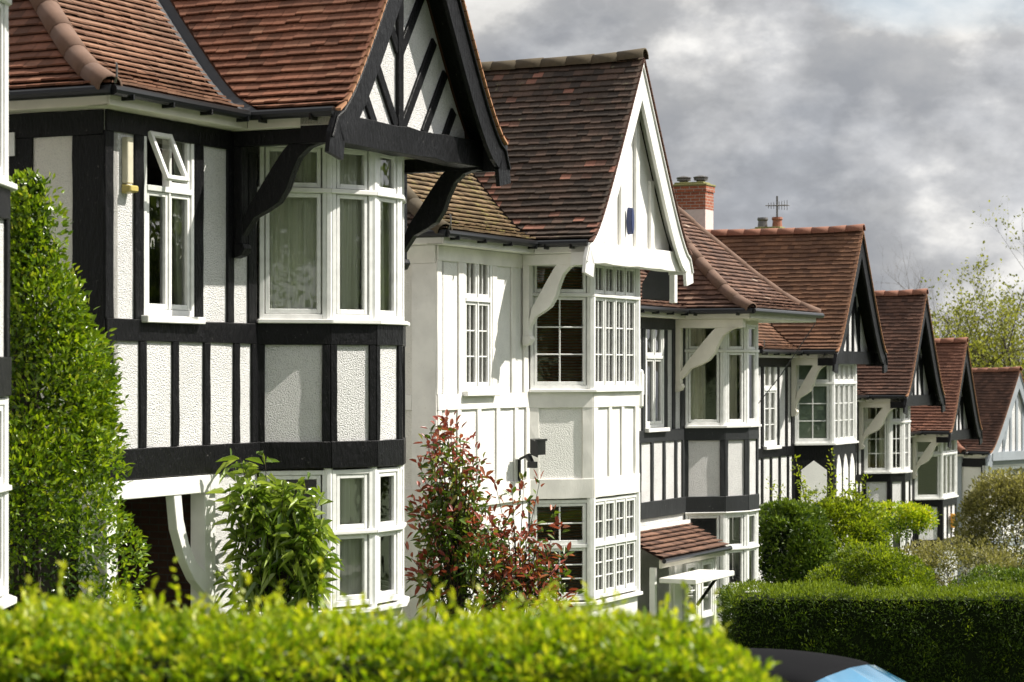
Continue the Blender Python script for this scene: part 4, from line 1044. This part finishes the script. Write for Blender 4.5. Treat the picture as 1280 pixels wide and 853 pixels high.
def bush(name, label, cat, x, y, zb_, rx, ry, h, mat, n_cl, n_per, cl, Lf, Wf, group=None, trunk=True, lob=.14, tshift=0, flat=0, base_f=0.0, inner=.12):
    H = empty(name, (x, y, zb_), label=label, cat=cat, group=group)
    zc = h*(.5+base_f/2); nl = 17; Cs, Ds = [], []
    for i in range(nl):
        ld = rdirs(1)[0]; ld[2] = abs(ld[2])*1.0 if rng.random() < .75 else ld[2]; lr = rng.uniform(.26, .26+lob*1.6+.16); kk = max(4, int(n_cl/nl)); d_ = rdirs(kk); d_ = np.where((d_@ld)[:, None] < -.3, -d_, d_)
        f_ = 1-lr*rng.uniform(.55, 1.0)*(1 if lob < .2 else .8)
        Cs.append(np.stack([(ld[0]*f_+d_[:, 0]*lr)*rx, (ld[1]*f_+d_[:, 1]*lr)*ry, zc+(ld[2]*f_+d_[:, 2]*lr)*(h-zc)], 1)); Ds.append(d_)
    C = np.concatenate(Cs); C[:, 2] = np.maximum(C[:, 2], .1); d = np.concatenate(Ds); n_cl = len(C)
    pos, ax, ti = clumps(C, d, n_per, rng.uniform(cl*.6, cl*1.2, n_cl), out=.8)
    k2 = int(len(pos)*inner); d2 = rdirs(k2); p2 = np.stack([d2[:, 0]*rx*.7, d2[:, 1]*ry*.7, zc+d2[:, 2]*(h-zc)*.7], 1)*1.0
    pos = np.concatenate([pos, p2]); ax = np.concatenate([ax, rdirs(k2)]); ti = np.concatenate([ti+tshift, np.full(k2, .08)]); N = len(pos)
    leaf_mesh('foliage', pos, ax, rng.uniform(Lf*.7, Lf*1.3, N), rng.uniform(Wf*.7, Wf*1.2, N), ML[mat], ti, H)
    ps = []
    for i in range(8 if trunk else 5):
        a = i*2.4; ps.append(([(0.05*math.cos(a), .05*math.sin(a), -.1), (rx*.3*math.cos(a), ry*.3*math.sin(a), h*.4), (rx*.65*math.cos(a), ry*.65*math.sin(a), h*rng.uniform(.6, .85))], [.03, .018, .006]))
    stem_mesh('stem', ps, M['darkbark'], H)
    return H

def whorl_shrub(name, label, cat, base, tips, leaf_L, leaf_W, mat, tint_fn, per=22, span=.45, droop=.15, stemr=.012, up=.35, radial=.06):
    H = empty(name, tuple(base), label=label, cat=cat); P_, A_, T_, ps = [], [], [], []
    for tp in tips:
        tp = np.array(tp)-np.array(base); mid = tp*.5+np.array([tp[0]*-.12, tp[1]*-.12, .12*tp[2]]); ps.append(([(0, 0, 0), tuple(mid), tuple(tp)], [stemr, stemr*.6, stemr*.25]))
        for j in range(per):
            f = 1-span*(j/per)**1.2; p = (1-f)**2*0+2*f*(1-f)*mid+f*f*tp
            d = rdirs(1)[0]; d = d/np.linalg.norm(d); axd = d+np.array([0, 0, up+(.6 if f > .93 else 0)]); P_.append(p+d*radial*rng.random()); A_.append(axd); T_.append(tint_fn(f, tp))
    N = len(P_); leaf_mesh('foliage', np.array(P_), np.array(A_), rng.uniform(leaf_L*.65, leaf_L*1.2, N), rng.uniform(leaf_W*.7, leaf_W*1.15, N), ML[mat], np.array(T_), H, droop=droop)
    stem_mesh('stem', ps, M['darkbark'], H, 4); return H
# lance-leaved climber on house 1
def W(px, py, D): return ((px-640)/2900*D, D, (465-py)/2900*D)
tips = []
for i in range(92):
    a = rng.uniform(0, 1); px = 280+a*128+rng.normal(0, 4); topy = np.interp(px, [270, 300, 340, 375, 410], [590, 575, 588, 600, 640]); py = topy+12+(740-topy)*rng.random()**1.3
    tips.append(W(px, py, 23.95+rng.uniform(-.45, .1)))
tips += [W(300, 572, 23.8), W(288, 576, 23.9), W(331, 570, 23.9), W(385, 600, 23.7), W(400, 625, 23.6), W(402, 655, 23.6)]
whorl_shrub('climbing_shrub', 'leafy climber with long pale green leaves beside the porch post', 'climber', (-2.45, 23.85, gz(-2.5, 23.9)), tips, .24, .052, 'long', lambda f, t: rng.uniform(.3, 1), per=13, span=.22, droop=.5, up=.1, radial=.05)
# red-leaved photinia before house 2
tips = []
out_l = ([515, 545, 585, 625, 650, 690, 720, 765], [535, 518, 510, 508, 505, 505, 506, 510]); out_r = ([515, 545, 585, 625, 650, 690, 720, 765], [556, 590, 618, 618, 632, 655, 690, 690])
for i in range(105):
    py = 520+rng.random()*230; lo, hi = np.interp(py, *out_l), np.interp(py, *out_r); px = rng.uniform(lo+6, hi-6)
    if px > 615 and py < 600: continue
    tips.append(W(px, py, 30.0+rng.uniform(-.5, .4)))
whorl_shrub('photinia', 'large photinia with red young leaves over green, before the white house', 'shrub', (W(572, 0, 30)[0], 30.0, gz(-.7, 30)), tips, .155, .054, 'photinia',
            lambda f, t: (rng.uniform(.6, 1) if (f > .90 and rng.random() < .75) or rng.random() < .10 else rng.uniform(.12, .52)), per=24, span=.5, droop=.25, up=.25, radial=.14)
tips = [W(px, py, 30.3+rng.uniform(-.3, .3)) for px, py in [(655, 598), (640, 640), (660, 655), (690, 640), (700, 655), (708, 690), (688, 690), (650, 700), (630, 690), (672, 715), (640, 730), (700, 720), (715, 740), (610, 680), (625, 655), (675, 600), (618, 600), (640, 612)]]
whorl_shrub('photinia', 'sparser smaller photinia with red shoots reaching before the white bay', 'shrub', (W(648, 0, 30.3)[0], 30.3, gz(.1, 30)), tips+[W(rng.uniform(600, 712), rng.uniform(660, 755), 30.3+rng.uniform(-.3, .3)) for _ in range(44)], .15, .05, 'photinia',
            lambda f, t: (rng.uniform(.58, 1) if rng.random() < .62 else rng.uniform(.1, .5)), per=17, span=.35, droop=.2, up=.3, radial=.09)
# shrubs before houses 4 to 7
def at(px, D): return (px-640)/2900*D
def bz(x, y): return gz(x, y)
def B(label, px, D, ytop, wpx, mat, n_cl, n_per, cl, Lf, Wf, name='shrub', **k):
    x = at(px, D); zb_ = gz(x, D); zt_ = -(ytop+9-465)/2900*D; r_ = wpx/2/2900*D
    return bush(name, label, k.pop('cat', 'shrub'), x, D, zb_, r_, k.pop('ry', r_), zt_-zb_, mat, n_cl, n_per, cl, Lf, Wf, **k)
B('dark leafy shrub with bright shoots, left of the pointed arch panels', 988, 47.5, 632, 95, 'dark', 800, 30, .17, .085, .04, tshift=.12)
B('fresh green tall shrub under the white pointed arch panel', 1045, 49.5, 632, 110, 'bright', 560, 26, .18, .085, .04, lob=.25, tshift=-.15)
B('rounded low green bush just above the clipped hedge', 1085, 41.5, 684, 145, 'bright', 900, 30, .12, .055, .024, lob=.12, tshift=-.28, name='round_bush')
B('bright yellow green bush beside the russet roofed house', 1120, 53.5, 626, 76, 'privet', 230, 24, .15, .07, .035, lob=.22, tshift=.2, base_f=.72)
B('straggly olive brown shrub before the blinds', 1195, 56, 676, 120, 'olive', 300, 18, .20, .085, .038, lob=.4, base_f=.3)
B('large grey olive shrub at the right edge', 1262, 60, 600, 105, 'olive', 800, 24, .26, .095, .04, lob=.2, name='olive_shrub')
B('low dark green bush at the right above the clipped hedge', 1262, 50, 705, 130, 'dark', 420, 24, .15, .06, .028, tshift=.15)
# upright shoots on the fresh green shrub
tips = [W(px, py, 49.2+rng.uniform(-.4, .4)) for px, py in [(993, 570), (998, 590), (1002, 605), (1040, 565), (1043, 590), (960, 600), (975, 610), (955, 640), (1085, 597), (1075, 605), (1062, 600), (1090, 612), (1020, 610), (1055, 640), (1100, 640)]]
whorl_shrub('shrub', 'tall thin shoots of fresh leaves rising before the black panels', 'shrub', (at(1025, 49.2), 49.2, gz(6.5, 49)), tips, .085, .045, 'bright', lambda f, t: rng.uniform(.2, .9), per=60, span=.62, droop=.1, radial=.12)

# ------------------------------------------------------------------ trees
def tree(name, label, x, y, h, spread, levels, seed, mat_leaf, n_leaf, leafL, stems=1, upright=.75, group=None, barkm='darkbark', r0=.11, leaf_from=2, clump=.0):
    r = random.Random(seed); zb_ = gz(x, y); H = empty(name, (x, y, zb_), label=label, cat='tree', group=group)
    segs, tips_ = [], []
    def grow(p, d, l, rad, lev):
        pts = [p]; rads = [rad]; q = Vector(p); dd = Vector(d)
        n = 4
        for i in range(n):
            dd = (dd+Vector((r.uniform(-1, 1), r.uniform(-1, 1), r.uniform(-.4, 1)*upright))*.13).normalized(); q = q+dd*l/n; pts.append(q.copy()); rads.append(rad*(1-.5*(i+1)/n))
        segs.append((pts, rads, lev))
        if lev >= leaf_from:
            for a in pts[1:]: tips_.append((a, dd.copy()))
        if lev < levels:
            nb = r.choice((3, 4, 4, 5)) if lev < levels-1 else 4
            for i in range(nb):
                f = r.uniform(.3, 1); k = min(int(f*n), n-1); a = pts[k].lerp(pts[k+1], f*n-k)
                ax = dd.cross(Vector((r.uniform(-1, 1), r.uniform(-1, 1), r.uniform(-1, 1)))).normalized()
                nd = (dd*upright + ax*spread + Vector((0, 0, .2*upright))).normalized(); grow(a, nd, l*r.uniform(.52, .72), rads[k]*.6, lev+1)
    for s_ in range(stems):
        a = s_*2.4; st0 = Vector((math.cos(a), math.sin(a), 0))*.15*(stems > 1)
        grow(st0+Vector((0, 0, -.2)), (Vector((0, 0, 1))+Vector((math.cos(a), math.sin(a), 0))*(.28 if stems > 1 else .02)).normalized(), h*.46, r0, 0)
    tr = [(p_, q_) for p_, q_, l_ in segs if l_ == 0]; br = [(p_, q_) for p_, q_, l_ in segs if l_ > 0]
    stem_mesh('trunk', tr, M[barkm], H, 7); stem_mesh('branches', br, M[barkm], H, 3)
    if n_leaf:
        idx = rng.integers(0, len(tips_), n_leaf); C = np.array([tips_[i][0] for i in idx])+rng.normal(0, .05+clump, (n_leaf, 3)); A = np.array([tips_[i][1] for i in idx])+rdirs(n_leaf)
        leaf_mesh('crown', C, A, rng.uniform(leafL*.6, leafL*1.2, n_leaf), rng.uniform(leafL*.4, leafL*.7, n_leaf), ML[mat_leaf], rng.uniform(.2, 1, n_leaf), H)
    return H
tree('budding_tree', 'many stemmed tree with sparse yellow green spring leaves behind the farthest roof', at(1243, 98), 98, 15.6, .9, 5, 11, 'oliveg', 34000, .15, stems=10, upright=.95, r0=.2)
tree('bare_tree', 'bare twiggy tree showing behind the umber roof ridge', at(1122, 135), 135, 19.0, .9, 5, 5, 'olive', 0, .1, stems=9, upright=1.0, r0=.22, barkm='bark')
tree('bare_tree', 'fainter bare tree between the rust red gable and the budding tree', at(1184, 128), 128, 16.5, .8, 5, 8, 'olive', 1200, .12, stems=6, upright=1.0, r0=.2, barkm='bark')
def far_wood():
    k = 900; x = rng.uniform(25, 260, k); y = 175+rng.uniform(0, 60, k)+(x-25)*.1; h = rng.uniform(3, 9.5, k)
    C = np.stack([x, y, np.array([gz(a, b_) for a, b_ in zip(x, y)])+h*rng.uniform(.1, 1, k)], 1); Nn = unit(rdirs(k)+np.array([0, -.6, .5]))
    pos, ax, ti = clumps(C, Nn, 26, rng.uniform(1.2, 2.6, k), out=.4); N = len(pos)
    tag(leaf_mesh('woodland', pos, ax, rng.uniform(.5, .9, N), rng.uniform(.3, .5, N), ML['dark'], ti), label='distant belt of trees low behind the houses', cat='woodland', kind='stuff')
far_wood()
protos = [tree('street_tree', 'leafy street tree across the road', 23, 12, 13, .9, 3, 20, 'dark', 15000, .42, upright=.7, group='trees across the road', r0=.22, leaf_from=1, clump=.7),
          tree('street_tree', 'leafy street tree across the road', 24, 19, 14, .9, 3, 21, 'dark', 15000, .42, upright=.7, group='trees across the road', r0=.22, leaf_from=1, clump=.7)]
for i, (x, y) in enumerate([(25, 26), (25, 33), (26, 40), (28, 47), (30, 54), (33, 62), (36, 70), (5, -20), (13, -14), (18, -4), (21, 4)]):
    src = protos[i % 2]; c = src.copy(); COL.objects.link(c); c.location = (x, y, gz(x, y)); c.rotation_euler = (0, 0, i*1.7)
    for ch in src.children:
        d = ch.copy(); COL.objects.link(d); d.parent = c

# ------------------------------------------------------------------ parked car
def car(px, D, head):
    x = at(px, D); z = -1.96-1.45
    C_ = empty('parked_car', (x, D, z), head, label='black car with sky reflection coloured into its windscreen, mostly hidden behind the golden hedge', cat='car')
    paint = m_plain('black_car_paint', (.008, .008, .010), .22); paint.node_tree.nodes['Principled BSDF'].inputs['Coat Weight'].default_value = .6
    M['carpaint'] = paint
    gl, tl, bs = newmat('car_glass_sky_blue'); bs.inputs['Base Color'].default_value = (.05, .24, .42, 1); bs.inputs['Roughness'].default_value = .03; bs.inputs['Specular IOR Level'].default_value = .5  # blue of the reflected sky painted into the glass base colour
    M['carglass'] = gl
    # stations along the length (x forward): half width low, belt half width, belt z, deck z
    st_ = [(-2.05, .70, .72, .62, .70), (-1.9, .80, .80, .84, .92), (-1.4, .86, .84, .90, 1.0), (-.6, .87, .85, .90, .98), (.3, .87, .85, .89, .96), (1.0, .87, .84, .86, .94), (1.6, .84, .80, .74, .82), (2.0, .76, .72, .60, .66), (2.12, .62, .6, .5, .54)]
    mb = MB(); rings = []
    for (sx, wl, wb_, zb2, zd) in st_:
        zl = .22 if abs(sx) < 1.9 else .32
        half = [(0, zl), (wl*.9, zl), (wl, zl+.12), (wl*1.01, (zl+zb2)/2), (wb_, zb2), (wb_*.86, (zb2+zd)/2+.02), (wb_*.5, zd), (0, zd+.015)]
        ring = half+[(-a, b_) for a, b_ in reversed(half[1:-1])]
        rings.append([len(mb.v)+i for i in range(len(ring))]); mb.v += [(sx, a, b_) for a, b_ in ring]
    for a, b_ in zip(rings, rings[1:]):
        n = len(a)
        for i in range(n): mb.f.append((a[i], a[(i+1)%n], b_[(i+1)%n], b_[i]))
    mb.f.append(tuple(rings[0])); mb.f.append(tuple(reversed(rings[-1])))
    bd = mb.build('body', paint, C_, smooth=True); sd_ = bd.modifiers.new('s', 'SUBSURF'); sd_.levels = 2; sd_.render_levels = 2
    # roof shell
    rs = [(-1.75, .58, 1.02), (-1.35, .62, 1.32), (-.8, .64, 1.43), (-.2, .65, 1.455), (.25, .63, 1.42), (.45, .62, 1.385)]
    mb = MB(); rings = []
    for sx, w, zr in rs:
        sec = [(w, zr-.09), (w*.93, zr-.03), (w*.6, zr), (0, zr+.015), (-w*.6, zr), (-w*.93, zr-.03), (-w, zr-.09)]
        rings.append([len(mb.v)+i for i in range(14)]); mb.v += [(sx, a, b_) for a, b_ in sec]+[(sx, a*.97, b_-.03) for a, b_ in reversed(sec)]
    for a, b_ in zip(rings, rings[1:]):
        for i in range(14): mb.f.append((a[i], a[(i+1)%14], b_[(i+1)%14], b_[i]))
    mb.f.append(tuple(rings[0])); mb.f.append(tuple(reversed(rings[-1])))
    M['softtop'] = m_plain('black_fabric_roof', (.005, .005, .006), .8, spec=.06); ro_ = mb.build('roof', M['softtop'], C_, smooth=True); sd_ = ro_.modifiers.new('s', 'SUBSURF'); sd_.levels = 2; sd_.render_levels = 2
    def sheet(nm, grid, mat):
        mb = MB(); n, m_n = len(grid), len(grid[0]); mb.v = [p for r_ in grid for p in r_]
        for i in range(n-1):
            for j in range(m_n-1): mb.f.append((i*m_n+j, i*m_n+j+1, (i+1)*m_n+j+1, (i+1)*m_n+j))
        o = mb.build(nm, mat, C_, fix=False, smooth=True); so_ = o.modifiers.new('t', 'SOLIDIFY'); so_.thickness = .012; return o
    ys_ = [-1, -.6, 0, .6, 1]
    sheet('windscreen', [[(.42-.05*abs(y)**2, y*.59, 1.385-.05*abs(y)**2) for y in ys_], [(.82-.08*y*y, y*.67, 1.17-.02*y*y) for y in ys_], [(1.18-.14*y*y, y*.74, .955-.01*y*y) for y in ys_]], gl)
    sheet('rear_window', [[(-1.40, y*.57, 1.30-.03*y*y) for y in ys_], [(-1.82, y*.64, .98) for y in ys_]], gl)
    for sg in (-1, 1):
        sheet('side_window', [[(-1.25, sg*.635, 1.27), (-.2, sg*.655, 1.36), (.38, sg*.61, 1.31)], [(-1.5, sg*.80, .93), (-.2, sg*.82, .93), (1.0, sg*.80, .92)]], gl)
        for wx in (-1.3, 1.35):
            mb = MB(); mb.tube([(wx, sg*.68, .31), (wx, sg*.70, .31), (wx, sg*.86, .31), (wx, sg*.88, .31)], [.28, .31, .31, .28], 20); wo = mb.build('wheel', M['gutter'], C_)
            mb = MB(); mb.tube([(wx, sg*.87, .31), (wx, sg*.89, .31)], [.20, .18], 14); mb.build('rim', M['metal'], wo)
        mb = MB(); mb.prism([(2.0, sg*.5, .58), (2.0, sg*.70, .6), (1.98, sg*.70, .68), (1.98, sg*.5, .66)], [(2.12, sg*.46, .56), (2.06, sg*.66, .58), (2.02, sg*.66, .66), (2.06, sg*.46, .64)]); mb.build('headlight', M['upvc'], C_)
        mb = MB(); mb.prism([(.95, sg*.84, .93), (1.05, sg*.84, .93), (1.05, sg*.84, 1.03), (.95, sg*.84, 1.03)], [(.93, sg*1.02, .93), (1.0, sg*1.02, .93), (1.0, sg*1.02, 1.05), (.93, sg*1.02, 1.05)]); mb.build('mirror', paint, C_, .01)
car(990, 16.0, math.atan2(-.50, .86))
